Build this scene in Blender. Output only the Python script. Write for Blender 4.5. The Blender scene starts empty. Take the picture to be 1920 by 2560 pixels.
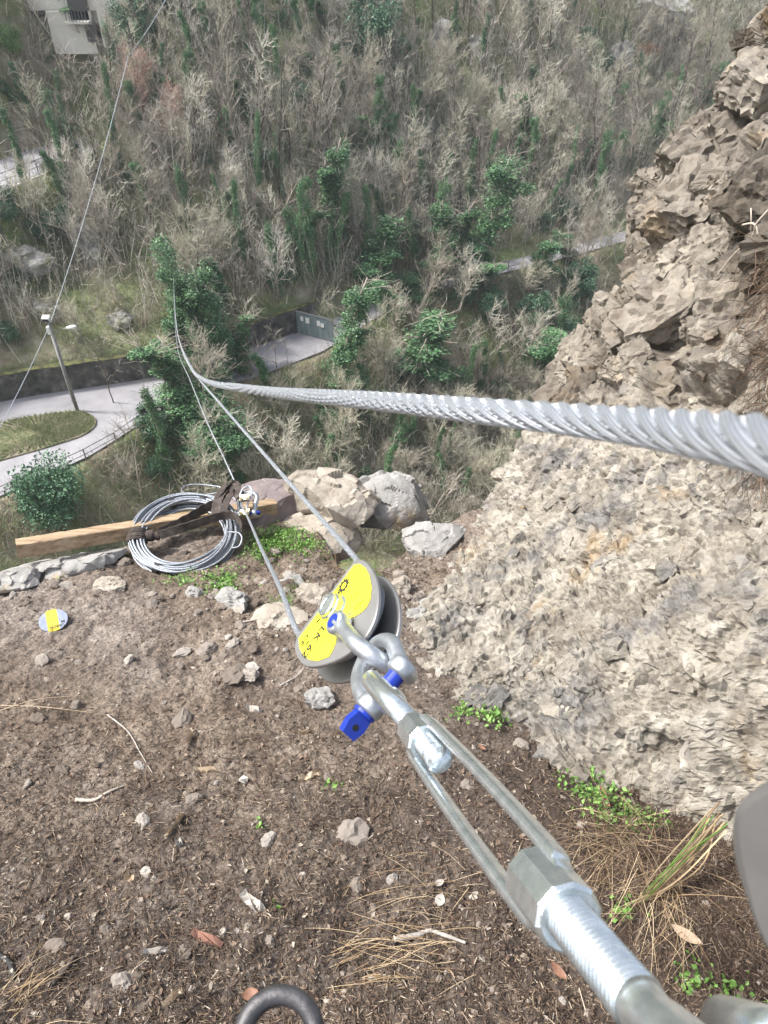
import bpy, math, random
import numpy as np
from mathutils import Vector, Matrix, Euler

# ------------------------------------------------------------------ camera, sky, sun, exposure
FPX = 1828.0
PITCH = math.radians(41.0)
SC = bpy.context.scene
COL = SC.collection
cam_d = bpy.data.cameras.new('camera')
cam = bpy.data.objects.new('camera', cam_d)
COL.objects.link(cam)
cam.location = (0, 0, 0)
cam.rotation_euler = (math.pi / 2 - PITCH, 0, 0)
cam_d.sensor_fit = 'VERTICAL'
cam_d.sensor_height = 36.0
cam_d.sensor_width = 27.0
cam_d.lens = 36.0 * FPX / 2560.0
cam_d.clip_start = 0.01
cam_d.clip_end = 1000
cam_d.dof.use_dof = True
cam_d.dof.focus_distance = 1.6
cam_d.dof.aperture_fstop = 24.0
SC.camera = cam

SUN_EL, SUN_AZ = math.radians(54), math.radians(-86)   # azimuth from +y towards +x
world = bpy.data.worlds.new('World')
SC.world = world
world.use_nodes = True
wn = world.node_tree
wn.nodes.clear()
sky = wn.nodes.new('ShaderNodeTexSky')
sky.sky_type = 'NISHITA'
sky.sun_disc = False
sky.sun_elevation = SUN_EL
sky.sun_rotation = SUN_AZ
sky.air_density = 1.0
sky.dust_density = 4.0
sky.ozone_density = 1.0
hsv = wn.nodes.new('ShaderNodeHueSaturation')
hsv.inputs['Saturation'].default_value = 0.55
bg = wn.nodes.new('ShaderNodeBackground')
bg.inputs['Strength'].default_value = 0.115
wo = wn.nodes.new('ShaderNodeOutputWorld')
wn.links.new(sky.outputs[0], hsv.inputs['Color'])
wn.links.new(hsv.outputs[0], bg.inputs['Color'])
wn.links.new(bg.outputs[0], wo.inputs['Surface'])
sun_d = bpy.data.lights.new('sun', 'SUN')
sun_d.energy = 2.5
sun_d.angle = math.radians(7)
sun_d.color = (1.0, 0.96, 0.9)
sun = bpy.data.objects.new('sun', sun_d)
COL.objects.link(sun)
sdir = Vector((math.sin(SUN_AZ) * math.cos(SUN_EL), math.cos(SUN_AZ) * math.cos(SUN_EL), math.sin(SUN_EL)))
sun.rotation_euler = sdir.to_track_quat('Z', 'Y').to_euler()
SC.view_settings.view_transform = 'Standard'
SC.view_settings.look = 'None'
SC.view_settings.exposure = 1.22
SC.view_settings.gamma = 1.0
SC.cycles.use_denoising = True
SC.cycles.max_bounces = 6
SC.cycles.diffuse_bounces = 3
SC.cycles.glossy_bounces = 3

# ------------------------------------------------------------------ helpers
rng = np.random.default_rng(7)
random.seed(7)
CP, SP = math.cos(PITCH), math.sin(PITCH)

def ray(px, py):
    x = (px - 960.0) / FPX
    u = (1280.0 - py) / FPX
    return np.array((x, CP + u * SP, -SP + u * CP))

def P(px, py, d):
    return ray(px, py) * d

def at_z(px, py, z):
    r = ray(px, py)
    return r * (z / r[2])

def at_plane(px, py, p0, n):
    r = ray(px, py)
    return r * (np.dot(p0, n) / np.dot(r, n))

def project(p):
    f = p[1] * CP - p[2] * SP
    u = p[1] * SP + p[2] * CP
    return 960 + FPX * p[0] / f, 1280 - FPX * u / f, f

def unit(v):
    v = np.asarray(v, float)
    return v / max(np.linalg.norm(v), 1e-12)

def hash3(i, j, k, seed):
    h = (i.astype(np.int64) * 73856093) ^ (j.astype(np.int64) * 19349663) ^ (k.astype(np.int64) * 83492791) ^ (seed * 2654435761 & 0x7fffffff)
    h = h & 0xffffffff
    h = ((h ^ (h >> 16)) * 0x45d9f3b) & 0xffffffff
    h = ((h ^ (h >> 16)) * 0x45d9f3b) & 0xffffffff
    h = h ^ (h >> 16)
    return h / 4294967295.0

def vnoise(p, scale, seed=0):
    q = p * scale
    f = np.floor(q).astype(np.int64)
    t = q - f
    t = t * t * (3 - 2 * t)
    out = 0
    for a in (0, 1):
        for b in (0, 1):
            for c in (0, 1):
                w = (t[:, 0] if a else 1 - t[:, 0]) * (t[:, 1] if b else 1 - t[:, 1]) * (t[:, 2] if c else 1 - t[:, 2])
                out = out + w * hash3(f[:, 0] + a, f[:, 1] + b, f[:, 2] + c, seed)
    return out * 2 - 1

def fbm(p, scale, octs=4, seed=0, gain=0.5):
    s, a, tot = 0, 1.0, 0
    for o in range(octs):
        s = s + a * vnoise(p, scale * 2 ** o, seed + o * 17)
        tot += a
        a *= gain
    return s / tot

def facets(p, scale, seed=0, tilt=1.2):
    """fractured look: each Voronoi cell becomes its own tilted plane"""
    q = p * scale
    f = np.floor(q).astype(np.int64)
    best = np.full(len(q), 1e9)
    sec = np.full(len(q), 1e9)
    val = np.zeros(len(q))
    for a in (-1, 0, 1):
        for b in (-1, 0, 1):
            for c in (-1, 0, 1):
                i, j, k = f[:, 0] + a, f[:, 1] + b, f[:, 2] + c
                cx = i + hash3(i, j, k, seed)
                cy = j + hash3(i, j, k, seed + 1)
                cz = k + hash3(i, j, k, seed + 2)
                dx, dy, dz = q[:, 0] - cx, q[:, 1] - cy, q[:, 2] - cz
                d = dx * dx + dy * dy + dz * dz
                h = hash3(i, j, k, seed + 3) - 0.5 + tilt * (dx * (hash3(i, j, k, seed + 4) - 0.5) + dy * (hash3(i, j, k, seed + 5) - 0.5) + dz * (hash3(i, j, k, seed + 6) - 0.5))
                m = d < best
                sec = np.where(m, best, np.minimum(sec, d))
                val = np.where(m, h, val)
                best = np.where(m, d, best)
    edge = np.sqrt(sec) - np.sqrt(best)
    return val, edge

def mk(name, V, F, mat=None, parent=None, smooth=False, local=False, uv=None, mats=None, midx=None, col=None):
    """one mesh object from numpy arrays; V in world space (or local=True)"""
    V = np.asarray(V, np.float32).reshape(-1, 3)
    if parent is not None and not local:
        q_ = parent
        while q_ is not None:
            V = V - np.array(q_.location, np.float32); q_ = q_.parent
    me = bpy.data.meshes.new(name)
    if isinstance(F, np.ndarray):
        Fl = [F]
    elif len(F) and isinstance(F[0], np.ndarray) and F[0].ndim == 2:
        Fl = [f for f in F if len(f)]
    else:
        d = {}
        for f in F:
            d.setdefault(len(f), []).append(f)
        Fl = [np.array(v) for v in d.values()]
    nl = sum(f.size for f in Fl)
    npol = sum(len(f) for f in Fl)
    me.vertices.add(len(V))
    me.vertices.foreach_set('co', V.ravel())
    me.loops.add(nl)
    me.loops.foreach_set('vertex_index', np.concatenate([f.ravel() for f in Fl]).astype(np.int32))
    me.polygons.add(npol)
    starts = []
    o = 0
    for f in Fl:
        starts.append(o + np.arange(len(f)) * f.shape[1])
        o += f.size
    me.polygons.foreach_set('loop_start', np.concatenate(starts).astype(np.int32))
    if midx is not None:
        me.polygons.foreach_set('material_index', np.asarray(midx, np.int32))
    me.polygons.foreach_set('use_smooth', np.full(npol, smooth))
    me.update(calc_edges=True)
    if uv is not None:
        at = me.attributes.new('suv', 'FLOAT_VECTOR', 'POINT')
        at.data.foreach_set('vector', np.asarray(uv, np.float32).ravel())
    if col is not None:
        at = me.attributes.new('tone', 'FLOAT', 'POINT')
        at.data.foreach_set('value', np.asarray(col, np.float32).ravel())
    for m in (mats or ([mat] if mat else [])):
        me.materials.append(m)
    ob = bpy.data.objects.new(name, me)
    COL.objects.link(ob)
    if parent is not None:
        ob.parent = parent
    return ob

def tag(o, label=None, cat=None, group=None, kind=None):
    if label: o['label'] = label
    if cat: o['category'] = cat
    if group: o['group'] = group
    if kind: o['kind'] = kind
    return o

def thing(name, loc, label, cat, group=None):
    o = bpy.data.objects.new(name, None)
    o.empty_display_size = 0.1
    COL.objects.link(o)
    o.location = tuple(float(c) for c in loc)
    return tag(o, label, cat, group)

def copy_tree(o, parent=None):
    c = o.copy()
    COL.objects.link(c)
    if parent is not None:
        c.parent = parent
    for ch in list(o.children):
        copy_tree(ch, c)
    return c

class MB:
    """collects pieces into one mesh"""
    def __init__(s):
        s.V, s.F, s.n, s.uv = [], [], 0, []
    def add(s, V, F, uv=None):
        V = np.asarray(V, float).reshape(-1, 3)
        s.V.append(V)
        s.uv.append(np.zeros((len(V), 3)) if uv is None else uv)
        for f in (F if isinstance(F, list) else [F]):
            if isinstance(f, np.ndarray):
                s.F.append(f + s.n)
            else:
                s.F.append(np.array([f]) + s.n)
        s.n += len(V)
        return s
    def build(s, name, mat, parent=None, smooth=False, local=False, uv=False):
        d = {}
        for f in s.F:
            d.setdefault(f.shape[1], []).append(f)
        return mk(name, np.concatenate(s.V), [np.concatenate(v) for v in d.values()], mat, parent, smooth, local, uv=np.concatenate(s.uv) if uv else None)

def catmull(pts, n=12, closed=False):
    p = np.asarray(pts, float)
    if closed:
        q = np.vstack([p[-1], p, p[0], p[1]])
    else:
        q = np.vstack([2 * p[0] - p[1], p, 2 * p[-1] - p[-2]])
    out = []
    for i in range(1, len(q) - 2):
        t = np.linspace(0, 1, n, endpoint=False)[:, None]
        a, b, c, d = q[i - 1], q[i], q[i + 1], q[i + 2]
        out.append(0.5 * ((2 * b) + (-a + c) * t + (2 * a - 5 * b + 4 * c - d) * t ** 2 + (-a + 3 * b - 3 * c + d) * t ** 3))
    if not closed:
        out.append(p[-1:])
    return np.vstack(out)

def frames(path, closed=False):
    p = np.asarray(path, float)
    T = np.gradient(p, axis=0)
    if closed:
        T = np.roll(p, -1, 0) - np.roll(p, 1, 0)
    T /= np.maximum(np.linalg.norm(T, axis=1)[:, None], 1e-12)
    up = np.array((0, 0, 1.0)) if abs(T[0][2]) < 0.9 else np.array((1.0, 0, 0))
    N = np.zeros_like(p)
    N[0] = unit(np.cross(T[0], up))
    for i in range(1, len(p)):
        v = N[i - 1] - T[i] * np.dot(N[i - 1], T[i])
        N[i] = unit(v)
    B = np.cross(T, N)
    return T, N, B

def tube(path, r, n=8, closed=False, caps=True):
    p = np.asarray(path, float)
    r = np.broadcast_to(np.asarray(r, float), (len(p),))
    T, N, B = frames(p, closed)
    a = np.arange(n) / n * 2 * np.pi
    V = p[:, None, :] + r[:, None, None] * (np.cos(a)[None, :, None] * N[:, None, :] + np.sin(a)[None, :, None] * B[:, None, :])
    m = len(p)
    V = V.reshape(-1, 3)
    i = np.arange(m if closed else m - 1)[:, None]
    j = np.arange(n)[None, :]
    i2 = (i + 1) % m
    j2 = (j + 1) % n
    F = np.stack([i * n + j, i * n + j2, i2 * n + j2, i2 * n + j], -1).reshape(-1, 4)
    Fs = [F]
    if caps and not closed:
        Fs.append(np.array([list(range(n))[::-1]]))
        Fs.append(np.array([[(m - 1) * n + k for k in range(n)]]))
    return V, Fs

def cyl(p0, p1, r0, r1=None, n=24, caps=True):
    return tube([p0, p1], [r0, r0 if r1 is None else r1], n, caps=caps)

def lathe(p0, axis, prof, n=32):
    """prof: list of (distance along axis, radius)"""
    axis = unit(axis)
    up = np.array((0, 0, 1.0)) if abs(axis[2]) < 0.9 else np.array((1.0, 0, 0))
    N = unit(np.cross(axis, up)); B = np.cross(axis, N)
    a = np.arange(n) / n * 2 * np.pi
    prof = np.asarray(prof, float)
    V = np.asarray(p0)[None, None, :] + prof[:, 0][:, None, None] * axis + prof[:, 1][:, None, None] * (np.cos(a)[None, :, None] * N + np.sin(a)[None, :, None] * B)
    m = len(prof)
    i = np.arange(m - 1)[:, None]; j = np.arange(n)[None, :]; j2 = (j + 1) % n
    F = np.stack([i * n + j, i * n + j2, (i + 1) * n + j2, (i + 1) * n + j], -1).reshape(-1, 4)
    return V.reshape(-1, 3), [F, np.array([list(range(n))[::-1]]), np.array([[(m - 1) * n + k for k in range(n)]])]

def prism_poly(outline, nrm, th):
    """extruded polygon: outline points in world, thickness along nrm"""
    o = np.asarray(outline, float)
    n = len(o)
    V = np.vstack([o, o + np.asarray(nrm) * th])
    i = np.arange(n); i2 = (i + 1) % n
    return V, [np.array([list(range(n))[::-1]]), np.array([[n + k for k in range(n)]]), np.stack([i, i2, i2 + n, i + n], -1)]

def box(c, ax, ay, az):
    """box from centre and three half-axis vectors"""
    c = np.asarray(c, float)
    s = [(-1, -1, -1), (1, -1, -1), (1, 1, -1), (-1, 1, -1), (-1, -1, 1), (1, -1, 1), (1, 1, 1), (-1, 1, 1)]
    V = np.array([c + a * np.asarray(ax) + b * np.asarray(ay) + d * np.asarray(az) for a, b, d in s])
    F = np.array([(3, 2, 1, 0), (4, 5, 6, 7), (0, 1, 5, 4), (1, 2, 6, 5), (2, 3, 7, 6), (3, 0, 4, 7)])
    return V, [F]

def prisms(A, B, RA, RB, n=3):
    """many thin tapered prisms at once"""
    A = np.asarray(A, float); B = np.asarray(B, float)
    m = len(A)
    RA = np.broadcast_to(np.asarray(RA, float), (m,)); RB = np.broadcast_to(np.asarray(RB, float), (m,))
    T = B - A
    T = T / np.maximum(np.linalg.norm(T, axis=1)[:, None], 1e-9)
    up = np.where(np.abs(T[:, 2:3]) < 0.9, np.array([[0, 0, 1.0]]), np.array([[1.0, 0, 0]]))
    N = np.cross(T, up); N /= np.maximum(np.linalg.norm(N, axis=1)[:, None], 1e-9)
    Bn = np.cross(T, N)
    a = np.arange(n) / n * 2 * np.pi
    R = np.cos(a)[None, :, None] * N[:, None, :] + np.sin(a)[None, :, None] * Bn[:, None, :]
    V = np.concatenate([A[:, None, :] + RA[:, None, None] * R, B[:, None, :] + RB[:, None, None] * R], 1).reshape(-1, 3)
    base = (np.arange(m) * 2 * n)[:, None, None]
    j = np.arange(n); j2 = (j + 1) % n
    F = np.stack([j, j2, j2 + n, j + n], -1)[None] + base
    return V, F.reshape(-1, 4)

def rand_unit(n, g=None):
    v = (g or rng).normal(size=(n, 3))
    return v / np.linalg.norm(v, axis=1)[:, None]

def leaves(C, size, g=None, up=0.0, aspect=0.55):
    """diamond leaves at points C"""
    g = g or rng
    m = len(C)
    size = np.broadcast_to(np.asarray(size, float), (m,)) * g.uniform(0.6, 1.3, m)
    a = rand_unit(m, g)
    n = rand_unit(m, g) + np.array([0, 0, up])
    b = np.cross(n, a); b /= np.maximum(np.linalg.norm(b, axis=1)[:, None], 1e-9)
    a = a * size[:, None]; b = b * (size * aspect)[:, None]
    fold = np.cross(a, b); fold /= np.maximum(np.linalg.norm(fold, axis=1)[:, None], 1e-9)
    V = np.stack([C - a * .5, C + b * .5 + fold * size[:, None] * .1, C + a * .5, C - b * .5 + fold * size[:, None] * .1], 1).reshape(-1, 3)
    F = (np.arange(m) * 4)[:, None] + np.arange(4)[None, :]
    return V, F

# ------------------------------------------------------------------ materials
def mat(name, cols, scale=5.0, src='noise', rough=0.75, metal=0.0, bump=0.0, bscale=40.0, bdist=0.01, detail=6, tint=0.0, vor=None, cols2=None, scale2=1.0, mix=(0.45, 0.6), stretch=None, coord='Object', spec=0.5):
    m = bpy.data.materials.new(name)
    m.use_nodes = True
    nt = m.node_tree; N = nt.nodes; L = nt.links
    bs = N['Principled BSDF']
    bs.inputs['Roughness'].default_value = rough
    bs.inputs['Metallic'].default_value = metal
    bs.inputs['Specular IOR Level'].default_value = spec
    tc = N.new('ShaderNodeTexCoord')
    vec = tc.outputs[coord]
    if stretch:
        mp = N.new('ShaderNodeMapping'); mp.inputs['Scale'].default_value = stretch
        L.new(vec, mp.inputs['Vector']); vec = mp.outputs[0]
    def ramp(cs):
        r = N.new('ShaderNodeValToRGB')
        el = r.color_ramp.elements
        while len(el) < len(cs): el.new(0.5)
        for e, (p, c) in zip(el, cs):
            e.position = p; e.color = (*c, 1)
        return r
    def noise(sc, det=detail):
        t = N.new('ShaderNodeTexNoise'); t.inputs['Scale'].default_value = sc; t.inputs['Detail'].default_value = det
        t.inputs['Roughness'].default_value = 0.62
        L.new(vec, t.inputs['Vector']); return t.outputs[0]
    r = ramp(cols)
    if src == 'noise': L.new(noise(scale), r.inputs[0])
    elif src == 'island':
        g = N.new('ShaderNodeNewGeometry'); L.new(g.outputs['Random Per Island'], r.inputs[0])
    elif src == 'object':
        g = N.new('ShaderNodeObjectInfo'); L.new(g.outputs['Random'], r.inputs[0])
    out = r.outputs[0]
    if cols2:
        r2 = ramp(cols2); L.new(noise(scale * 1.7), r2.inputs[0])
        mr = N.new('ShaderNodeMapRange'); mr.inputs['From Min'].default_value = mix[0]; mr.inputs['From Max'].default_value = mix[1]
        L.new(noise(scale2), mr.inputs['Value'])
        mx = N.new('ShaderNodeMixRGB'); L.new(mr.outputs[0], mx.inputs[0]); L.new(out, mx.inputs[1]); L.new(r2.outputs[0], mx.inputs[2])
        out = mx.outputs[0]
    if vor:
        v = N.new('ShaderNodeTexVoronoi'); v.inputs['Scale'].default_value = vor
        L.new(vec, v.inputs['Vector'])
        sep = N.new('ShaderNodeSeparateColor'); L.new(v.outputs['Color'], sep.inputs[0])
        mr = N.new('ShaderNodeMapRange'); mr.inputs['To Min'].default_value = 0.6; mr.inputs['To Max'].default_value = 1.35
        L.new(sep.outputs[0], mr.inputs['Value'])
        mx = N.new('ShaderNodeMixRGB'); mx.blend_type = 'MULTIPLY'; mx.inputs[0].default_value = 1
        L.new(out, mx.inputs[1]); L.new(mr.outputs[0], mx.inputs[2]); out = mx.outputs[0]
    if tint:
        oi = N.new('ShaderNodeObjectInfo')
        mr = N.new('ShaderNodeMapRange'); mr.inputs['To Min'].default_value = 1 - tint; mr.inputs['To Max'].default_value = 1 + tint
        L.new(oi.outputs['Random'], mr.inputs['Value'])
        mx = N.new('ShaderNodeMixRGB'); mx.blend_type = 'MULTIPLY'; mx.inputs[0].default_value = 1
        L.new(out, mx.inputs[1]); L.new(mr.outputs[0], mx.inputs[2]); out = mx.outputs[0]
    L.new(out, bs.inputs['Base Color'])
    if bump:
        b = N.new('ShaderNodeBump'); b.inputs['Strength'].default_value = bump; b.inputs['Distance'].default_value = bdist
        L.new(noise(bscale, 8), b.inputs['Height']); L.new(b.outputs[0], bs.inputs['Normal'])
    m['bs'] = 1
    return m

def flat(name, c, **k):
    c2 = tuple(min(1, v * 1.12) for v in c); c1 = tuple(v * 0.86 for v in c)
    return mat(name, [(0.3, c1), (0.7, c2)], **k)

M = {}
M['bark'] = mat('bark_grey', [(0.2, (.26, .22, .18)), (0.6, (.40, .36, .31)), (0.8, (.52, .48, .43))], scale=3, tint=.3, rough=.9)
M['bark_dark'] = mat('bark_dark', [(0.3, (.07, .055, .045)), (0.7, (.15, .12, .1))], scale=3, tint=.3, rough=.9)
M['twig'] = mat('twigs', [(0, (.32, .275, .225)), (0.35, (.45, .41, .345)), (.7, (.49, .465, .36)), (1, (.64, .60, .53))], src='object', tint=.12, rough=.9)
M['twig_pale'] = mat('twigs_pale', [(0, (.45, .41, .36)), (1, (.55, .5, .44))], src='island', rough=.9)
M['twig_red'] = mat('twigs_red', [(0, (.40, .24, .19)), (1, (.58, .42, .36))], src='island', rough=.9)
M['brush'] = mat('undergrowth', [(0, (.20, .155, .115)), (0.38, (.34, .285, .22)), (0.58, (.44, .39, .31)), (0.68, (.52, .48, .40)), (0.71, (.14, .22, .07)), (1, (.24, .35, .13))], src='island', rough=.9)
M['thicket'] = mat('sapling_stems', [(0, (.20, .165, .125)), (0.35, (.40, .36, .30)), (0.7, (.58, .54, .46)), (1, (.74, .71, .64))], src='island', rough=.9)
M['ivy'] = mat('ivy_leaves', [(0, (.03, .08, .038)), (0.45, (.08, .185, .08)), (0.85, (.16, .31, .14)), (1, (.26, .42, .2))], src='island', tint=.25, rough=.45)
M['ever'] = mat('evergreen_leaves', [(0, (.04, .09, .05)), (0.5, (.07, .16, .09)), (1, (.16, .28, .16))], src='island', tint=.25, rough=.5)
M['green_light'] = mat('light_leaves', [(0, (.08, .16, .05)), (1, (.22, .34, .12))], src='island', tint=.15, rough=.6)
M['leaf_yellow'] = mat('yellow_leaves', [(0, (.35, .30, .12)), (1, (.5, .42, .2))], src='island', rough=.7)
M['leaf_orange'] = mat('orange_leaves', [(0, (.42, .22, .12)), (1, (.6, .36, .22))], src='island', rough=.7)
M['hill'] = mat('hill_soil', [(0.3, (.12, .10, .065)), (0.45, (.25, .21, .15)), (0.6, (.33, .30, .22)), (0.75, (.46, .43, .36))], scale=0.9, detail=12, bump=1, bscale=2.5, bdist=.3, rough=.95,
                cols2=[(0.35, (.10, .14, .05)), (0.65, (.24, .28, .12))], scale2=.14, mix=(.42, .56))
M['asphalt'] = mat('asphalt', [(0.3, (.22, .215, .23)), (0.5, (.29, .285, .305)), (0.72, (.36, .355, .375))], scale=.35, detail=10, bump=.2, bscale=8, bdist=.02, rough=.9)
M['wallstone'] = mat('wall_stone', [(0.35, (.035, .035, .03)), (0.55, (.11, .105, .095)), (0.75, (.33, .31, .28))], scale=1.1, detail=12, bump=1, bscale=3, bdist=.15, rough=.95)
M['moss'] = mat('moss', [(0.4, (.05, .05, .03)), (0.62, (.15, .155, .05))], scale=2, rough=.95)
M['grass'] = mat('grass_soil', [(0.4, (.11, .13, .06)), (0.5, (.19, .19, .10)), (0.58, (.27, .235, .175))], scale=.9, detail=10, bump=1, bscale=6, bdist=.1, rough=.95)
M['greyrock'] = mat('grey_rock', [(0.3, (.16, .155, .145)), (0.5, (.36, .35, .33)), (0.7, (.55, .53, .5))], scale=.8, detail=12, bump=1, bscale=3, bdist=.2, rough=.9,
                    cols2=[(0.3, (.10, .11, .04)), (0.7, (.24, .24, .12))], scale2=.5, mix=(.55, .65))
M['concrete'] = mat('pale_plaster', [(0.3, (.62, .58, .52)), (0.7, (.78, .75, .69))], scale=.5, detail=10, rough=.9)
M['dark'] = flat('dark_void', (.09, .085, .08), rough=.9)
M['galv'] = mat('galvanised_dull', [(0.3, (.42, .44, .46)), (0.7, (.62, .64, .66))], scale=40, rough=.42, metal=.85, bump=.25, bscale=260, bdist=.0006)
M['pole'] = mat('pole_steel', [(0.3, (.16, .15, .15)), (0.7, (.30, .29, .29))], scale=2, rough=.6)
M['railing'] = mat('railing_steel', [(0.3, (.14, .15, .16)), (0.7, (.26, .28, .30))], scale=2, rough=.5, metal=.4)
M['gate'] = mat('gate_steel', [(0.3, (.12, .17, .18)), (0.7, (.24, .30, .32))], scale=1.5, detail=8, rough=.6, stretch=(3, 3, .6))
M['white'] = flat('white_paint', (.75, .75, .74), rough=.5)
M['black'] = flat('black_rubber', (.015, .015, .018), rough=.5)
# ------------------------------------------------------------------ the far terrain
RZ = -33.0
far_px = [(0, 1005), (110, 985), (230, 968), (440, 935), (625, 872), (740, 831), (930, 762), (1060, 708), (1190, 671), (1370, 630), (1560, 578)]
near_px = [(0, 1242), (231, 1138), (347, 1063), (417, 1020), (503, 976), (636, 947), (810, 878), (940, 795), (1070, 737), (1200, 697), (1380, 655), (1570, 602)]
FE = np.array([at_z(x, y, RZ) for x, y in far_px])
NE = np.array([at_z(x, y, RZ) for x, y in near_px])
def edge_fn(E):
    xs = np.concatenate([[E[0, 0] - 60], E[:, 0], [E[-1, 0] + 60]])
    s0 = (E[1, 1] - E[0, 1]) / (E[1, 0] - E[0, 0]); s1 = (E[-1, 1] - E[-2, 1]) / (E[-1, 0] - E[-2, 0])
    s0 = min(max(s0, .2), 1); s1 = min(max(s1, .2), .8)
    ys = np.concatenate([[E[0, 1] - 60 * s0], E[:, 1], [E[-1, 1] + 60 * s1]])
    return lambda x: np.interp(x, xs, ys)
far_e, near_e = edge_fn(FE), edge_fn(NE)
UPZ = -20.0
UP = np.array([(-50, 44), (-42, 54), (-35.5, 65), (-31.8, 74), (-29, 78.5)], float)

def sstep(a, b, x):
    t = np.clip((x - a) / (b - a), 0, 1)
    return t * t * (3 - 2 * t)

def seg_dist(x, y, PL):
    best = np.full(x.shape, 1e9)
    for a, b in zip(PL[:-1], PL[1:]):
        d = b - a
        t = np.clip(((x - a[0]) * d[0] + (y - a[1]) * d[1]) / (d @ d), 0, 1)
        best = np.minimum(best, np.hypot(x - a[0] - t * d[0], y - a[1] - t * d[1]))
    return best

def H(x, y):
    x = np.atleast_1d(np.asarray(x, float)); y = np.atleast_1d(np.asarray(y, float))
    p = np.stack([x, y, np.zeros_like(x)], 1)
    f, n = far_e(x), near_e(x)
    df = y - f
    wl = np.where(x < -7, 2.3, 0.4)
    hill = RZ + wl * sstep(.35, .7, df) + .62 * np.maximum(df - .6, 0) + .006 * np.maximum(df - 10, 0) ** 2
    hill += (2.2 * vnoise(p, .05, 3) + 1.3 * vnoise(p, .13, 4) + .5 * vnoise(p, .4, 5)) * sstep(1, 12, df)
    hill += facets(p * [1, 1, 1], .16, 9)[0] * 1.1 * sstep(1, 8, df)
    du = seg_dist(x, y, UP)
    k = sstep(6.5, 3.2, du)
    hill = hill * (1 - k) + UPZ * k
    dn = n - y
    bank = RZ - .15 - .8 * np.clip(dn - .8, 0, 13) - .12 * np.maximum(dn - 13, 0)
    bank += (1.2 * vnoise(p, .12, 6) + .5 * vnoise(p, .4, 7)) * sstep(1, 6, dn)
    ours = -10 - 1.25 * (y - 3.8) + 1.0 * vnoise(p, .2, 8)
    ours = np.where(y < 3.8, -10 - .4 * (3.8 - y), ours)
    h = np.where(df > 0, hill, np.where(dn > 0, np.maximum(bank, ours), RZ))
    return h

def Hs(x, y):
    return float(H(x, y)[0])

gx = np.linspace(-80, 80, 300); gy = np.linspace(-12, 150, 310)
X, Y = np.meshgrid(gx, gy)
Z = H(X.ravel(), Y.ravel())
nx, ny = len(gx), len(gy)
i = np.arange(ny - 1)[:, None]; j = np.arange(nx - 1)[None, :]
GF = np.stack([i * nx + j, i * nx + j + 1, (i + 1) * nx + j + 1, (i + 1) * nx + j], -1).reshape(-1, 4)
tag(mk('hillside', np.stack([X.ravel(), Y.ravel(), Z], 1), GF, M['hill'], smooth=True), kind='structure')

def hit(px, py, tmin=20, tmax=200):
    r = ray(px, py)
    t = np.arange(tmin, tmax, .25)
    q = r[None] * t[:, None]
    h = H(q[:, 0], q[:, 1])
    k = np.nonzero(q[:, 2] < h)[0]
    return q[k[0]] if len(k) else q[-1]

# roads
def strip(name, A, B, z, m, n=60):
    s = np.linspace(0, 1, n)
    def rs(E):
        d = np.concatenate([[0], np.cumsum(np.hypot(*np.diff(E[:, :2], axis=0).T))]); d /= d[-1]
        return np.stack([np.interp(s, d, E[:, 0]), np.interp(s, d, E[:, 1])], 1)
    a, b = rs(A), rs(B)
    V = np.vstack([np.c_[a, np.full(n, z)], np.c_[b, np.full(n, z)]])
    k = np.arange(n - 1)
    return mk(name, V, np.stack([k + n, k + n + 1, k + 1, k], -1), m)
exA = np.vstack([[FE[0, 0] - 25, float(far_e(FE[0, 0] - 25)), RZ], FE, [FE[-1, 0] + 20, float(far_e(FE[-1, 0] + 20)), RZ]])
exB = np.vstack([[NE[0, 0] - 25, float(near_e(NE[0, 0] - 25)), RZ], NE, [NE[-1, 0] + 20, float(near_e(NE[-1, 0] + 20)), RZ]])
tag(strip('road', exA, exB, RZ + .06, M['asphalt'], 120), kind='structure')
T2 = np.gradient(UP, axis=0); T2 /= np.linalg.norm(T2, axis=1)[:, None]
N2 = np.stack([-T2[:, 1], T2[:, 0]], 1)
tag(strip('upper_road', UP + N2 * 3.2, UP - N2 * 3.2, UPZ + .08, M['asphalt']), kind='structure')
# grass verge with a kerb in the fork of the road
vp = np.array([at_z(x, y, RZ + .18) for x, y in [(-140, 1090), (0, 1055), (60, 1043), (130, 1032), (190, 1027), (224, 1034), (240, 1050), (232, 1070), (200, 1090), (155, 1105), (100, 1122), (0, 1150), (-140, 1190)]])
vp = catmull(vp, 5, closed=True)
V, F = prism_poly(vp - [0, 0, .17], (0, 0, 1), .17)
tag(mk('grass_verge', V, F, M['grass']), kind='structure')
gv = np.random.default_rng(88)
c_ = vp.mean(0)
k_ = gv.integers(0, len(vp), 9000); u_ = gv.uniform(0, 1, (9000, 1)) ** .5 * .97
q_ = c_ + (vp[k_] - c_) * u_
d_ = gv.normal(0, .45, (9000, 3)); d_[:, 2] = 1
V, F = prisms(q_, q_ + d_ * gv.uniform(.08, .35, (9000, 1)), .012, .004)
M['verge_blade'] = mat('verge_blades', [(0, (.10, .15, .05)), (0.5, (.20, .26, .10)), (0.75, (.34, .31, .19)), (1, (.42, .37, .28))], src='island', rough=.8)
tag(mk('verge_grass', V, F, M['verge_blade']), 'scruffy grass on the verge in the road fork', 'grass', kind='stuff')

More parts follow.
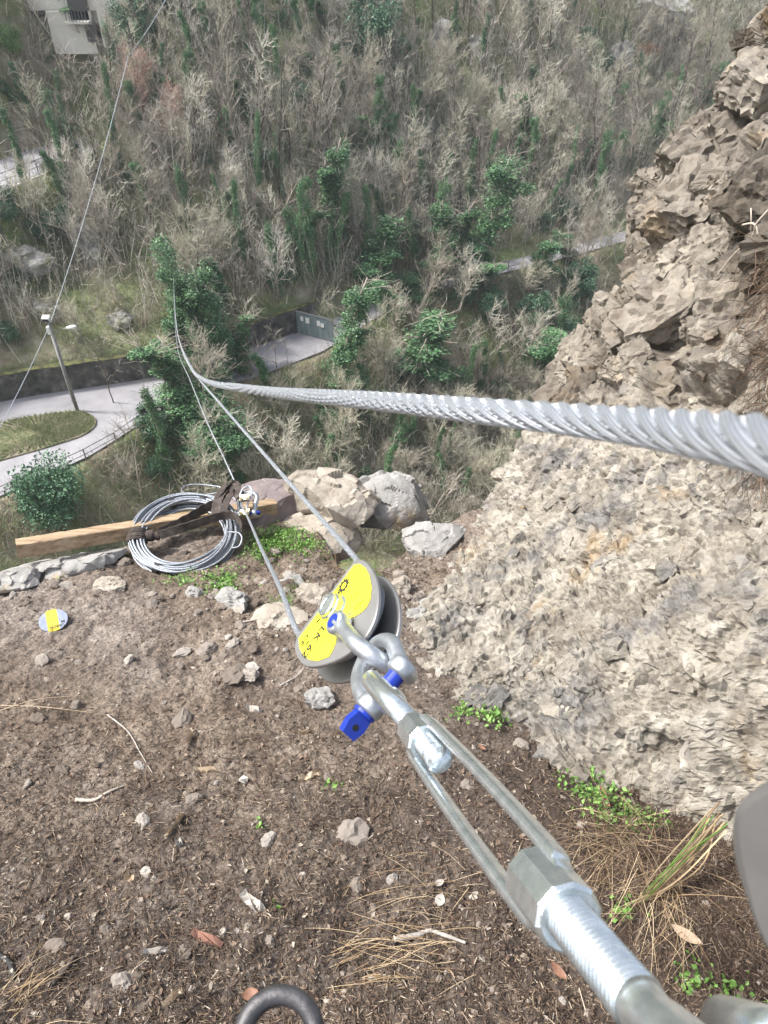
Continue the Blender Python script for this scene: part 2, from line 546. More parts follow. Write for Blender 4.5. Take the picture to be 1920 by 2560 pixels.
# retaining wall along the far side of the road (left part), its own thing
def wall_along(name, xs, off, h, th, label, m, capm=None, z0=RZ):
    xs = np.array(xs)
    y = far_e(xs) + off
    c = np.stack([xs, y, np.full_like(xs, z0 + .02)], 1)
    n = len(c)
    hh = h + .12 * np.sin(xs * 1.7) * .3
    V = np.vstack([c, c + [0, th, 0], c + np.c_[np.zeros(n), np.zeros(n), hh], c + np.c_[np.zeros(n), np.full(n, th), hh]])
    k = np.arange(n - 1)
    F = np.vstack([np.stack([k, k + 1, k + 1 + 2 * n, k + 2 * n], -1), np.stack([k + 2 * n, k + 1 + 2 * n, k + 1 + 3 * n, k + 3 * n], -1), np.stack([k + 1 + n, k + n, k + 3 * n, k + 1 + 3 * n], -1)])
    F = np.vstack([F, [[0, 2 * n, 3 * n, n], [n - 1, 2 * n - 1, 4 * n - 1, 3 * n - 1]]])
    t = thing(name, c[n // 2], label, 'wall')
    mk('wall_face', V, F, m, t)
    if capm:
        cv = c + np.c_[np.zeros(n), np.full(n, -.04), hh + .003]
        V2 = np.vstack([cv, cv + [0, th + .1, 0], cv + [0, 0, .04], cv + [0, th + .1, .04]])
        mk('mossy_top', V2, F, capm, t)
    return t
wall_along('retaining_wall', np.linspace(-60, -6.6, 90), -.1, 2.35, .55, 'dark weathered stone retaining wall with mossy top along the far side of the lower road', M['wallstone'], M['moss'])

# gate across the road
g0, g1 = at_z(744, 832, RZ + .07), at_z(835, 856, RZ + .07)
gd = unit(g1 - g0); gl = np.linalg.norm(g1 - g0)
gt = thing('metal_gate', g0, 'blue grey sheet metal gate with white notices closing off the road', 'gate')
gn = unit(np.cross(gd, (0, 0, 1)))
GH = 2.1
npan = 7
for k in range(npan):
    w = gl / npan
    c = g0 + gd * (k + .5) * w + np.array((0, 0, GH / 2 + .06))
    b = MB(); b.add(*box(c, gd * (w / 2 - .015), gn * .03, (0, 0, GH / 2)))
    for q in range(3):
        b.add(*box(c + gd * (q - 1) * w * .3, gd * .02, gn * .045, (0, 0, GH / 2 - .03)))
    b.build('gate_panel', M['gate'], gt)
b = MB(); b.add(*box(g0 + gd * gl / 2 + np.array((0, 0, GH + .13)), gd * gl / 2, gn * .06, (0, 0, .05)))
b.build('top_rail', M['galv'], gt)
b = MB(); b.add(*box(g0 - gd * .3 + np.array((0, 0, 1.15)), gd * .25, gn * .3, (0, 0, 1.15)))
b.build('gate_post', M['wallstone'], gt)
for s, z, w, h in ((.17, 1.65, .16, .22), (.32, 1.6, .2, .28), (.62, 1.6, .16, .25), (.72, 1.5, .18, .2)):
    c = g0 + gd * gl * s + np.array((0, 0, z)) - gn * .09 * (1 if gn @ g0 > 0 else -1)
    b = MB(); b.add(*box(c, gd * w, gn * .01, (0, 0, h))); b.build('notice', M['white'], gt)

# railings
def railing(name, pts, hgt, label, rails=2, step=2.0, grp=None):
    pts = np.array(pts)
    d = np.concatenate([[0], np.cumsum(np.linalg.norm(np.diff(pts, axis=0), axis=1))])
    n = max(2, int(d[-1] / step) + 1)
    s = np.linspace(0, d[-1], n)
    q = np.stack([np.interp(s, d, pts[:, k]) for k in range(3)], 1)
    t = thing(name, q[0], label, 'railing')
    for p in q:
        b = MB(); b.add(*box(p + [0, 0, hgt / 2], (.04, 0, 0), (0, .04, 0), (0, 0, hgt / 2))); b.build('post', M['railing'], t)
    for r in range(rails):
        z = hgt * (1 - .5 * r) - .03
        b = MB(); b.add(*tube(q + [0, 0, z], .035 if r == 0 else .03, 5)); b.build('rail', M['railing'], t)
    return t
pts = [at_z(x, y + 4, RZ) for x, y in [(-60, 1270), (0, 1240), (120, 1188), (231, 1136), (300, 1096), (347, 1061), (417, 1018)]]
railing('road_railing', pts, .9, 'grey steel railing along the near edge of the lower road', step=2.4)
e = UP - N2 * 2.9
railing('upper_railing', np.c_[e, np.full(len(e), UPZ + .05)], 1.1, 'grey steel railing along the edge of the upper road bend', rails=3, step=2.2)
pts = [at_z(x, y, RZ) for x, y in [(940, 793), (1070, 735), (1200, 695), (1380, 653)]]
railing('far_railing', pts, 1.2, 'thin dark railing along the road on the right beyond the gate', step=2.0)

# upper road wall below the railing
b = MB()
e3 = np.c_[UP - N2 * 3.3, np.full(len(UP), UPZ - .9)]
for a, c in zip(e3[:-1], e3[1:]):
    d = (c - a) / 2
    b.add(*box((a + c) / 2, d * 1.01, unit(np.cross(d, (0, 0, 1))) * .15, (0, 0, .95)))
tag(b.build('road_edge_wall', M['concrete']), 'pale concrete edge wall carrying the upper road bend', 'wall')

# lamp pole
base = at_z(195, 1030, RZ)
PH = 8.0
pt = thing('lamp_pole', base, 'tall street lamp pole with flood light on the grass verge', 'street lamp')
b = MB(); b.add(*cyl(base, base + [0, 0, PH], .15, .09, 12)); b.build('pole', M['pole'], pt, smooth=True)
b = MB(); b.add(*cyl(base + [-.16, -.02, .9], base + [-.12, -.02, PH - .3], .035, .035, 8)); b.build('conduit', M['white'], pt, smooth=True)
top = base + [0, 0, PH]
b = MB(); b.add(*box(top + [-.1, 0, .25], (.26, 0, 0), (0, .2, .06), (0, -.05, .13))); b.build('flood_light', M['white'], pt)
b = MB(); b.add(*box(top + [-.1, -.21, .16], (.22, 0, 0), (0, .01, .0), (0, 0, .09))); b.build('flood_light_glass', M['black'], pt)
b = MB(); b.add(*box(top + [-.15, -.1, -.7], (.13, 0, 0), (0, .1, 0), (0, 0, .3))); b.build('junction_box', M['white'], pt)
arm = catmull([top + [0, 0, -1.2], top + [.6, .1, -.75], top + [1.2, .1, -.6]], 8)
b = MB(); b.add(*tube(arm, .035, 8)); b.build('arm', M['pole'], pt, smooth=True)
b = MB(); b.add(*lathe(arm[-1] - [.1, 0, 0], (1, 0, .15), [(0, .05), (.1, .11), (.45, .16), (.75, .13), (.85, .04)], 14)); b.build('lamp_head', M['white'], pt, smooth=True)
b = MB(); b.add(*box(base + [.05, -.35, .08], (.55, -.4, 0), (.04, .05, 0), (0, 0, .06))); b.build('foot_bracket', M['white'], pt)

# overhead wire through the pole top
wtop = top + [0, 0, -.3]
def sagline(a, b, sag, n=30):
    t = np.linspace(0, 1, n)[:, None]
    p = np.asarray(a) * (1 - t) + np.asarray(b) * t
    p[:, 2] -= (4 * sag * t * (1 - t))[:, 0]
    return p
w1 = P(320, 142, 62); w2 = P(424, -20, 64)
w3 = P(-20, 1105, 44)
M['wire'] = flat('pale_wire', (.38, .43, .47), rough=.5, metal=.2)
b = MB()
b.add(*tube(np.vstack([sagline(w3, wtop, .15), sagline(wtop, w1, .5)[1:], sagline(w1, w2, .2)[1:]]), .024, 5))
tag(b.build('overhead_wire', M['wire'], smooth=True), 'thin pale overhead wire running past the lamp pole up the hillside', 'wire')

# road direction sign
sb = at_z(392, 1075, RZ + .1)
st = thing('direction_sign', sb, 'black arrow shaped direction sign beside the road, pointing left', 'road sign')
tc_ = P(352, 1000, np.linalg.norm(sb) / np.linalg.norm(ray(392, 1075)) - .6)
hz = project(sb)
sh = 1.9
c = sb + [0, 0, sh]
ax = np.array((1, 0.18, 0)); ax = unit(ax)
out = [c + ax * a + np.array((0, 0, h)) for a, h in ((-.95, 0), (-.62, -.2), (.85, -.2), (.85, .2), (-.62, .2))]
V, F = prism_poly(out, unit(np.cross(ax, (0, 0, 1))), .04)
mk('arrow_panel', V, F, M['black'], st)
b = MB(); b.add(*cyl(sb, c + [0, .08, .1], .04, .04, 8)); b.build('post', M['railing'], st)
b = MB()
for a, w in ((-.35, .07), (-.1, .12), (.15, .08)):
    b.add(*box(c + ax * a + np.array((0, -.06, 0)) , ax * w, (0, .004, 0), (0, 0, .05)))
b.add(*box(c + ax * .6 + np.array((0, -.06, 0)), ax * .1, (0, .004, 0), (0, 0, .1)))
b.build('lettering', M['white'], st)

# building at the upper left
bc = hit(150, 150)
bt = thing('hillside_building', bc, 'pale plastered building with dark openings above the upper road', 'building')
by = bc[1] - 1.0; bz = bc[2] - 1
def wbox(name, x0, x1, z0, z1, y0, dy, m, par=bt):
    b = MB(); b.add(*box(((x0 + x1) / 2, y0 + dy / 2, (z0 + z1) / 2), ((x1 - x0) / 2, 0, 0), (0, dy / 2, 0), (0, 0, (z1 - z0) / 2)))
    return b.build(name, m, par)
def wx(px, py):
    r = ray(px, py); q = r * (by / r[1]); return q
def W(px0, px1, py0, py1, dy0, dy, name, m):
    a = wx(px0, py1); c = wx(px1, py0)
    return wbox(name, a[0], c[0], a[2], c[2], by + dy0, dy, m)
W(-150, 215, -120, 28, .5, 6, 'upper_wall', M['concrete'])
W(140, 222, 28, 135, 0, 6.5, 'lower_wall', M['concrete'])
W(262, 300, -120, 118, -.2, 2, 'pillar', M['concrete'])
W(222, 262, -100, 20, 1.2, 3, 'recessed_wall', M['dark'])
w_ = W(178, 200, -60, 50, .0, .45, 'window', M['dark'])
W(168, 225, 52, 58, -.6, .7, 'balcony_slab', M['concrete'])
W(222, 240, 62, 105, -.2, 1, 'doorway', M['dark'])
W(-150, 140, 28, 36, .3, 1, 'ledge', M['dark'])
for k in range(7):
    a = wx(172 + 8 * k, 52)
    wbox('baluster', a[0] - .03, a[0] + .03, a[2], a[2] + .8, by - .55, .06, M['railing'])
# ------------------------------------------------------------------ vegetation prototypes (metres, base at origin)
def wander(p, d, L, n, g, curl=.12, lift=.0):
    pts = [np.array(p, float)]
    d = unit(d)
    for k in range(n):
        d = unit(d + g.normal(0, curl, 3) + np.array((0, 0, lift)))
        pts.append(pts[-1] + d * L / n)
    return np.array(pts)

def bare_tree(h, seed, nl=14, ntw=7, spread=.5, stems=1, rt=.12, twr=.012):
    g = np.random.default_rng(seed)
    tb = MB(); A, B, RA, RB = [], [], [], []
    for s in range(stems):
        d0 = (g.normal(0, .22 if stems > 1 else .06), g.normal(0, .22 if stems > 1 else .06), 1)
        hh = h * g.uniform(.75, 1) if s else h
        tr = wander((g.normal(0, .12) if s else 0, g.normal(0, .12) if s else 0, -.3), d0, hh, 9, g, .07, .04)
        rr = np.linspace(rt * (hh / h), .018, len(tr))
        tb.add(*tube(tr, rr, 6))
        for k in range(nl):
            u = g.uniform(.28, .98)
            q = u * (len(tr) - 1); i0 = min(int(q), len(tr) - 2); p = tr[i0] + (tr[i0 + 1] - tr[i0]) * (q - i0)
            a = g.uniform(0, 6.28)
            ll = hh * spread * (1.08 - u) * g.uniform(.6, 1.1) + .6
            lm = wander(p, (math.cos(a) * .8, math.sin(a) * .8, g.uniform(.5, 1.3)), ll, 5, g, .14, .08)
            r0 = .02 + .035 * (1 - u)
            tb.add(*tube(lm, np.linspace(r0, .012, len(lm)), 4, caps=False))
            for w in range(ntw):
                v = g.uniform(.15, 1.0) * (len(lm) - 1); i1 = min(int(v), len(lm) - 2); p2 = lm[i1] + (lm[i1 + 1] - lm[i1]) * (v - i1)
                d2 = unit(lm[i1 + 1] - lm[i1]) + g.normal(0, .55, 3)
                bl = g.uniform(.5, 1.5)
                br = wander(p2, d2, bl, 3, g, .2, .1)
                for c in range(3):
                    A.append(br[c]); B.append(br[c + 1]); RA.append(twr * (1.5 - c * .3)); RB.append(twr * (1.2 - c * .3))
                for e in range(5):
                    c = g.integers(0, 3)
                    p3 = br[c] + (br[c + 1] - br[c]) * g.uniform()
                    d3 = unit(unit(br[c + 1] - br[c]) + g.normal(0, .55, 3) + [0, 0, .15])
                    q3 = p3 + d3 * g.uniform(.25, .7)
                    A.append(p3); B.append(q3); RA.append(twr * .75); RB.append(twr * .4)
    return tb, prisms(A, B, RA, RB)

def ivy_tree(h, seed, w=.8, n=5200, top=1.0, bare_top=0.0, leaf=.2, arms=5):
    """trunk wrapped in ivy: leaves hug the trunk and a few limbs in uneven clumps"""
    g = np.random.default_rng(seed)
    tb = MB()
    tr = wander((0, 0, -.3), (g.normal(0, .05), g.normal(0, .05), 1), h, 10, g, .05, .03)
    tb.add(*tube(tr, np.linspace(.17, .03, len(tr)), 7))
    lines = [(tr, w, 1.0)]
    for k in range(arms):
        u = g.uniform(.12, .85); q = u * (len(tr) - 1); i0 = int(q); p = tr[i0] + (tr[min(i0 + 1, len(tr) - 1)] - tr[i0]) * (q - i0)
        a = g.uniform(0, 6.28)
        lm = wander(p, (math.cos(a) * .8, math.sin(a) * .8, g.uniform(.5, 1.2)), g.uniform(.8, 1.7) * (w / .8) ** .6, 5, g, .12, .05)
        tb.add(*tube(lm, np.linspace(.06, .015, len(lm)), 5, caps=False))
        lines.append((lm, w * .6, .35))
    C = []
    tot = sum(x[2] for x in lines)
    for ln, ww, share in lines:
        m = int(n * share / tot)
        ncl = max(5, int(m / 75))
        cu = g.uniform(0.02, 1, ncl) * (1 - bare_top)
        q = cu * (len(ln) - 1); i0 = np.minimum(q.astype(int), len(ln) - 2)
        cc = ln[i0] + (ln[i0 + 1] - ln[i0]) * (q - i0)[:, None]
        env = ww * (.75 + .45 * np.sin(np.clip(cu * 3.0 + .15, 0, 3.1)) * g.uniform(.5, 1.2, ncl))
        a = g.uniform(0, 6.28, ncl)
        cc = cc + np.stack([np.cos(a), np.sin(a), np.zeros(ncl)], 1) * (env * g.uniform(.1, .75, ncl))[:, None]
        cr = g.uniform(.3, .62, ncl) * (ww / .8)
        idx = g.integers(0, ncl, m)
        off = rand_unit(m, g) * (g.uniform(0, 1, m) ** .5)[:, None] * cr[idx][:, None]
        off[:, 2] *= 1.35
        C.append(cc[idx] + off)
    C = np.vstack(C)
    V, F = leaves(C, leaf, g, up=.4)
    A, B = [], []
    for k in range(40):
        u = g.uniform(.6, 1); q = u * (len(tr) - 1); i0 = min(int(q), len(tr) - 2); p = tr[i0] + (tr[i0 + 1] - tr[i0]) * (q - i0)
        lm = wander(p, g.normal(0, .8, 3) + [0, 0, .8], g.uniform(.8, 2.2), 3, g, .2)
        for c in range(3): A.append(lm[c]); B.append(lm[c + 1])
    tb.add(*prisms(A, B, .014, .008))
    return tb, (V, F)

def bush(r, h, seed, n=10000, leaf=.17, ncl=50):
    g = np.random.default_rng(seed)
    tb = MB()
    cc = rand_unit(ncl, g) * (g.uniform(.1, 1, ncl) ** .5)[:, None] * [r * .8, r * .8, h * .42] + [0, 0, h * .52]
    for c in cc[:14]:
        tb.add(*tube(catmull([np.array((0, 0, -.2)), c * [.35, .35, .55], c], 4), np.linspace(.07, .015, 9), 5, caps=False))
    cr = g.uniform(.22, .42, ncl) * r
    idx = g.integers(0, ncl, n)
    off = rand_unit(n, g) * (g.uniform(0, 1, n) ** .4)[:, None] * cr[idx][:, None]
    V, F = leaves(cc[idx] + off, leaf, g, up=.5)
    return tb, (V, F)

def make(name, label, cat, tb, cr, mt, mc, group=None, crown='crown'):
    t = thing(name, (0, 0, 0), label, cat, group)
    tb.build('trunk', mt, t, smooth=True, local=True)
    mk(crown, cr[0], cr[1], mc, t, local=True)
    return t

used = set()
def place(proto, pos, rz, s, label=None, group=None, cat=None, name=None, tilt=(0, 0), sz=None):
    if proto.name not in used:
        used.add(proto.name); o = proto
    else:
        o = copy_tree(proto)
    o.location = tuple(float(v) for v in pos)
    o.rotation_euler = (tilt[0], tilt[1], rz)
    o.scale = (s, s, s if sz is None else sz)
    if label: o['label'] = label
    if group: o['group'] = group
    elif 'group' in o: del o['group']
    if cat: o['category'] = cat
    return o

# --- ivy clad trees and evergreens at their own places
ivyp = []
for k, (w, arms, bt_) in enumerate([(.75, 4, .05), (.95, 6, .1), (.6, 2, .12), (1.1, 7, 0), (.5, 1, .05)]):
    tb, cr = ivy_tree(12, 100 + k, w, 14000, leaf=.165, bare_top=bt_, arms=arms)
    ivyp.append(make('ivy_tree', 'ivy clad tree', 'tree', tb, cr, M['bark'], M['ivy']))
big, crb = ivy_tree(22, 131, 1.5, 34000, leaf=.18, arms=10)
ivyp.append(make('ivy_tree', 'ivy clad tree', 'tree', big, crb, M['bark'], M['ivy']))
bushp = []
for k, (r, h) in enumerate([(2.0, 3.6), (2.4, 3.0), (1.6, 4.6)]):
    tb, cr = bush(r, h, 200 + k)
    bushp.append(make('evergreen_shrub', 'evergreen shrub', 'shrub', tb, cr, M['bark_dark'], M['ever']))
def recolour(proto, m, name):
    o = copy_tree(proto)
    o.name = name
    for c in o.children:
        if c.name.startswith('crown'):
            c.data = c.data.copy(); c.data.materials[0] = m
    return o
lightp = recolour(bushp[0], M['green_light'], 'leafing_shrub')
yellp = recolour(bushp[2], M['leaf_yellow'], 'yellow_shrub')
orap = recolour(bushp[1], M['leaf_orange'], 'orange_shrub')

def height_for(pos, pxt, pyt):
    """tree height so its top reaches the photo's row pyt"""
    lo, hi = .5, 40
    for _ in range(30):
        m = (lo + hi) / 2
        if project((pos[0], pos[1], pos[2] + m))[1] > pyt: lo = m
        else: hi = m
    return lo

def ivy_at(bx, by_, tx, ty, k, wid, label):
    """base pixel, top pixel of the photo -> stands on the terrain, leaning if the photo's does"""
    pos = hit(bx, by_)
    h = height_for(pos, tx, ty)
    h0 = 22 if k == 5 else 12
    w0 = [1.4, 1.7, 1.1, 2.0, .95, 2.6][k]
    dep = project(pos)[2]
    s = wid / FPX * dep / w0 * 1.05
    qx = project((pos[0], pos[1], pos[2] + h))[0]
    lean = math.atan2((tx - qx) / FPX * dep, h) * .9
    place(ivyp[k], pos, random.uniform(0, 6.28), s, label, tilt=(0, lean), sz=h / h0, cat='tree')

ivs = [
 (520, 960, 492, 610, 5, 62, 'tallest ivy smothered tree where the zip line cables meet, left of the cables'),
 (535, 950, 528, 640, 3, 75, 'dense ivy clad tree just behind the tallest one by the road bend'),
 (585, 925, 560, 700, 1, 55, 'ivy clad tree at the road edge to the right of the tallest one'),
 (455, 905, 430, 590, 0, 52, 'tall slim ivy column just left of the tallest ivy tree'),
 (565, 945, 545, 700, 0, 48, 'slim ivy column between the tallest ivy tree and the tarmac by the gate'),
 (480, 1010, 455, 800, 2, 60, 'ivy column in front of the road where the cables converge'),
 (612, 935, 606, 800, 4, 34, 'short ivy wrapped trunk standing at the edge of the lower road'),
 (672, 975, 672, 860, 4, 22, 'slim ivy wrapped trunk below the middle of the lower road'),
 (560, 1205, 530, 985, 5, 120, 'broad dark ivy mound of a tree right behind the pink boulder'),
 (490, 1150, 470, 970, 1, 90, 'dark ivy covered tree below the road, left of the twin cables'),
 (455, 1010, 450, 880, 2, 55, 'ivy covered stump of a tree at the road edge where the cables fan out'),
 (828, 650, 800, 330, 1, 50, 'twin ivy column in mid slope, its left and brighter stem'),
 (855, 610, 850, 350, 2, 52, 'twin ivy column in mid slope, its right stem'),
 (925, 760, 925, 545, 0, 70, 'ivy clad tree with a leafy top above the road beyond the gate'),
 (860, 1000, 842, 685, 1, 75, 'thick dark ivy column beside the road gate'),
 (858, 1150, 862, 1005, 4, 44, 'ivy wrapped trunk showing under the thick foreground cable'),
 (1215, 735, 1238, 395, 3, 90, 'tall leafy ivy tree above the right hand road, widest of that slope'),
 (1095, 735, 1105, 515, 0, 60, 'ivy column rising by the road in the middle right'),
 (1130, 690, 1172, 470, 2, 40, 'slender ivy tree between the ivy column and the widest ivy tree'),
 (1305, 395, 1305, 215, 4, 30, 'lone narrow ivy column high on the bare right slope'),
 (965, 365, 960, 245, 0, 36, 'small dark ivy tree in the upper middle of the slope'),
 (895, 430, 897, 290, 4, 32, 'narrow ivy tree to the left of the small dark one in upper middle'),
 (757, 645, 755, 520, 4, 32, 'ivy wrapped trunk on the leaf litter slope above the gate'),
 (490, 290, 452, 160, 2, 34, 'leftmost leaning ivy trunk of the upper left row'),
 (540, 300, 522, 160, 0, 36, 'thickest ivy trunk of the upper left row'),
 (598, 290, 588, 175, 4, 24, 'thin ivy trunk in the upper left row'),
 (635, 330, 612, 165, 2, 24, 'rightmost ivy trunk of the upper left row'),
 (408, 240, 400, 185, 1, 40, 'short ivy stump at the left end of the upper left row'),
 (338, 270, 315, 145, 1, 45, 'ivy column under the overhead wire above the upper road'),
 (258, 125, 238, -40, 1, 70, 'ivy tree standing in front of the pale building'),
 (805, 70, 798, -30, 1, 40, 'ivy tree at the top edge of the slope in the middle'),
 (1650, 400, 1690, 250, 2, 30, 'leaning ivy stem low on the far right slope beside the rock'),
 (1757, 270, 1800, 140, 0, 34, 'leaning bright ivy tree highest on the far right slope'),
 (1485, 430, 1512, 320, 2, 34, 'leaning ivy tree in the bare trees right of centre'),
 (1525, 440, 1540, 350, 2, 28, 'fainter ivy stem beside the leaning ivy tree right of centre'),
 (1462, 195, 1492, 60, 4, 18, 'thin ivy stem among the dark bare trunks at upper right'),
 (1030, 330, 1030, 210, 4, 18, 'thin ivy stem in the upper middle of the slope'),
 (1345, 720, 1350, 570, 0, 50, 'dark leafy tree right beside the far road'),
 (1165, 720, 1150, 600, 1, 60, 'dark ivy tree hanging over the far road'),
 (560, 770, 560, 610, 4, 30, 'half hidden ivy trunk on the slope behind the tallest ivy tree'),
 (40, 260, 45, 160, 4, 22, 'thin ivy stem at the left edge above the upper road'),
 (195, 430, 200, 290, 0, 34, 'ivy trunk standing at the inner side of the upper road'),
 (1010, 960, 1020, 800, 0, 95, 'ivy tree with spreading arms in the gorge left of the cliff'),
 (1105, 970, 1125, 845, 1, 95, 'low leafy ivy tree just above the thick foreground cable'),
 (985, 800, 985, 690, 0, 45, 'ivy tree overlapping the road just right of the gate'),
 (1180, 720, 1195, 625, 2, 45, 'small ivy tree on the road edge left of the widest one'),
 (1420, 665, 1425, 585, 1, 50, 'ivy tree half hiding the far end of the road'),
 (1060, 760, 1065, 690, 3, 60, 'squat ivy tree leaning over the near edge of the far road'),
 (640, 1130, 620, 1010, 1, 70, 'dark ivy tree between the two steep cables'),
 (1320, 930, 1335, 800, 3, 90, 'dark bushy ivy tree close to the cliff edge, lower one'),
]
for a in ivs: ivy_at(*a)

bus = [
 (150, 1290, 200, 0, 'big dark evergreen bush at the lower left beyond the timber'),
 (392, 1115, 95, 2, 'rounded evergreen shrub beside the black arrow sign'),
 (395, 1180, 80, 1, 'evergreen shrub just below the one by the arrow sign'),
 (925, 175, 190, 0, 'large evergreen clump high in the middle of the slope'),
 (1000, 150, 90, 1, 'evergreen clump to the right of the large high one'),
 (735, 270, 110, 1, 'evergreen thicket in the upper middle left'),
 (1400, 890, 130, 0, 'evergreen shrub nearest the cliff edge above the rope loop'),
 (1325, 860, 110, 2, 'evergreen shrub left of the one nearest the cliff edge'),
 (1435, 770, 100, 2, 'round bright evergreen below the far road on the right'),
 (1530, 800, 70, 1, 'evergreen shrub tucked against the upper cliff edge'),
 (1225, 810, 75, 2, 'bluish evergreen shrub below the far road'),
 (1150, 760, 90, 1, 'dark evergreen shrub right at the far road edge'),
 (930, 680, 120, 1, 'evergreen shrub on the slope above the gate'),
 (1080, 380, 110, 1, 'pale evergreen clump in the middle of the bare slope'),
 (1080, 490, 80, 1, 'evergreen shrub under the pale clump in mid slope'),
 (1405, 545, 90, 1, 'evergreen patch on the slope above the far road'),
 (110, 590, 110, 1, 'evergreen bush above the grey rock at the left edge'),
 (20, 520, 70, 0, 'evergreen bush at the left frame edge under the upper road'),
 (195, 600, 80, 2, 'evergreen bush growing on top of the mossy boulder'),
 (290, 410, 45, 1, 'small evergreen bush beside the upper road wall'),
 (130, 430, 60, 1, 'evergreen bush just below the upper road railing'),
 (60, 700, 80, 1, 'low bush near the left edge above the retaining wall'),
 (20, 850, 90, 1, 'low dark bush at the left edge above the wall'),
 (1600, 530, 60, 1, 'evergreen shrub peeking out by the loop of white rope'),
 (1020, 630, 70, 2, 'evergreen shrub right of the leafy tree above the road'),
 (960, 1010, 70, 1, 'low evergreen shrub in the gorge under the big cable'),
 (340, 120, 130, 0, 'dark evergreen mass left of the overhead wire near the top'),
 (395, 60, 130, 2, 'tall dark evergreen near the top edge by the wire'),
 (700, 60, 60, 1, 'evergreen patch near the top edge in the middle'),
]
for x, y, w, k, lab in bus:
    pos = hit(x, y)
    dep = project(pos)[2]
    s = w / FPX * dep / [4.2, 5.0, 3.4][k]
    place(bushp[k], pos - np.array([0, 0, .2]), random.uniform(0, 6.28), s, lab, cat='shrub')
for x, y, w, pr, lab in [(118, 150, 60, lightp, 'fresh green shrub below the pale building'), (30, 130, 80, lightp, 'green shrub at the left edge below the building'),
    (490, 40, 90, lightp, 'pale green tree coming into leaf at the top edge'), (560, 60, 100, lightp, 'whitish green flowering tree at the top edge'),
    (700, 10, 60, lightp, 'bright green tree at the very top edge'), (1290, 800, 60, lightp, 'bright yellow green shrub in the gorge left of the cliff'),
    (870, 20, 50, lightp, 'light green shrub by the grey outcrop at the top'),
    (1420, 225, 40, yellp, 'yellowish shrub on the bare upper right slope'), (1080, 260, 45, yellp, 'straw coloured shrub beside the rocky ledge'),
    (1612, 150, 60, orap, 'orange brown leafed bush on the upper right slope')]:
    pos = hit(x, y); dep = project(pos)[2]
    place(pr, pos - np.array([0, 0, .2]), random.uniform(0, 6.28), w / FPX * dep / 4.4, lab, cat='shrub')

# --- bare trees
barep = []
specs = [(9.5, 12, 6, .45, 1), (8.5, 12, 7, .5, 2), (11, 14, 6, .42, 1), (7.5, 10, 7, .55, 3), (10, 13, 6, .4, 2), (6, 10, 7, .6, 3)]
for k, (h, nl, ntw, sp, st) in enumerate(specs):
    tb, cr = bare_tree(h, 300 + k, nl, ntw, sp, st)
    barep.append(make('bare_tree', 'bare tree', 'tree', tb, cr, M['bark'] if k % 2 else M['bark_dark'], M['twig']))
rows = []
LMK = [(505,780,'tallest ivy tree'),(118,800,'lamp pole top'),(230,570,'mossy boulder'),(60,640,'grey outcrop at left edge'),(240,345,'upper road bend'),(40,430,'upper road at left edge'),(170,80,'pale building'),(350,100,'dark evergreens by the wire'),(520,230,'upper left ivy row'),(845,460,'twin ivy column'),(925,170,'large high evergreen clump'),(775,820,'blue grey gate'),(1240,550,'widest ivy tree'),(1105,600,'ivy column by the road'),(1305,300,'lone narrow ivy column'),(1080,380,'pale evergreen clump'),(1612,140,'orange leafed bush'),(1420,220,'yellowish shrub'),(1780,200,'bright leaning ivy tree'),(1510,370,'leaning ivy tree'),(1640,500,'upper white rope loop'),(1400,890,'evergreens at cliff edge'),(1020,900,'spreading gorge ivy tree'),(1290,800,'yellow green gorge shrub'),(860,1080,'ivy trunk under the thick cable'),(150,1180,'big lower left evergreen'),(392,1080,'shrub by the arrow sign'),(840,1200,'tan boulder'),(1150,1150,'cliff shoulder'),(560,1100,'broad ivy mound'),(870,50,'grey cliff band at top'),(1100,110,'cracked rock face'),(1350,20,'ochre rock face at top'),(1640,40,'hazy top right cliff band'),(700,40,'evergreens at top middle'),(1380,640,'far road'),(1430,540,'evergreen patch above the far road'),(895,360,'narrow upper ivy tree'),(755,580,'ivy trunk above the gate')]
DIRN = ['right of', 'up and right of', 'above', 'up and left of', 'left of', 'down and left of', 'below', 'down and right of']
def near_label(px, py, lm):
    d = [(px - a) ** 2 + (py - b) ** 2 for a, b, _ in lm]
    k = int(np.argmin(d)); a, b, nm = lm[k]
    s = int(round(math.degrees(math.atan2(b - py, px - a)) / 45)) % 8
    return ('just ' if d[k] < 60 ** 2 else '') + DIRN[s] + ' the ' + nm
ADJ = ['tall leafless tree', 'twin leafless tree', 'very tall leafless tree', 'triple stemmed tree', 'tall twin stemmed tree', 'low bushy leafless tree']
def zone_label(px, py):
    if py > 1000: return 'leafless tree in the gorge below the lower road', 'leafless trees in the gorge'
    if px < 460 and py > 500: return 'leafless tree on the bank above the retaining wall', 'leafless trees above the retaining wall'
    if px < 460: return 'leafless tree near the upper road and pale building', 'leafless trees round the upper road'
    if py > 690: return 'leafless tree between the road and the gorge', 'leafless trees beside the road and gorge'
    if px < 1050: return 'leafless grey tree in the middle of the opposite slope', 'leafless trees in mid slope'
    return 'leafless brown tree on the right part of the opposite slope', 'leafless trees on the right slope'
gb = np.random.default_rng(11)
def sil(py): return float(np.interp(py, [0, 90, 270, 400, 580, 760, 900, 1100, 1240, 1400], [1960, 1900, 1850, 1660, 1600, 1530, 1420, 1310, 1250, 1200]))
placed = []
tries = 0
CX_ = gb.uniform(-62, 62, 16001); CY_ = gb.uniform(28, 122, 16001); CZ_ = H(CX_, CY_)
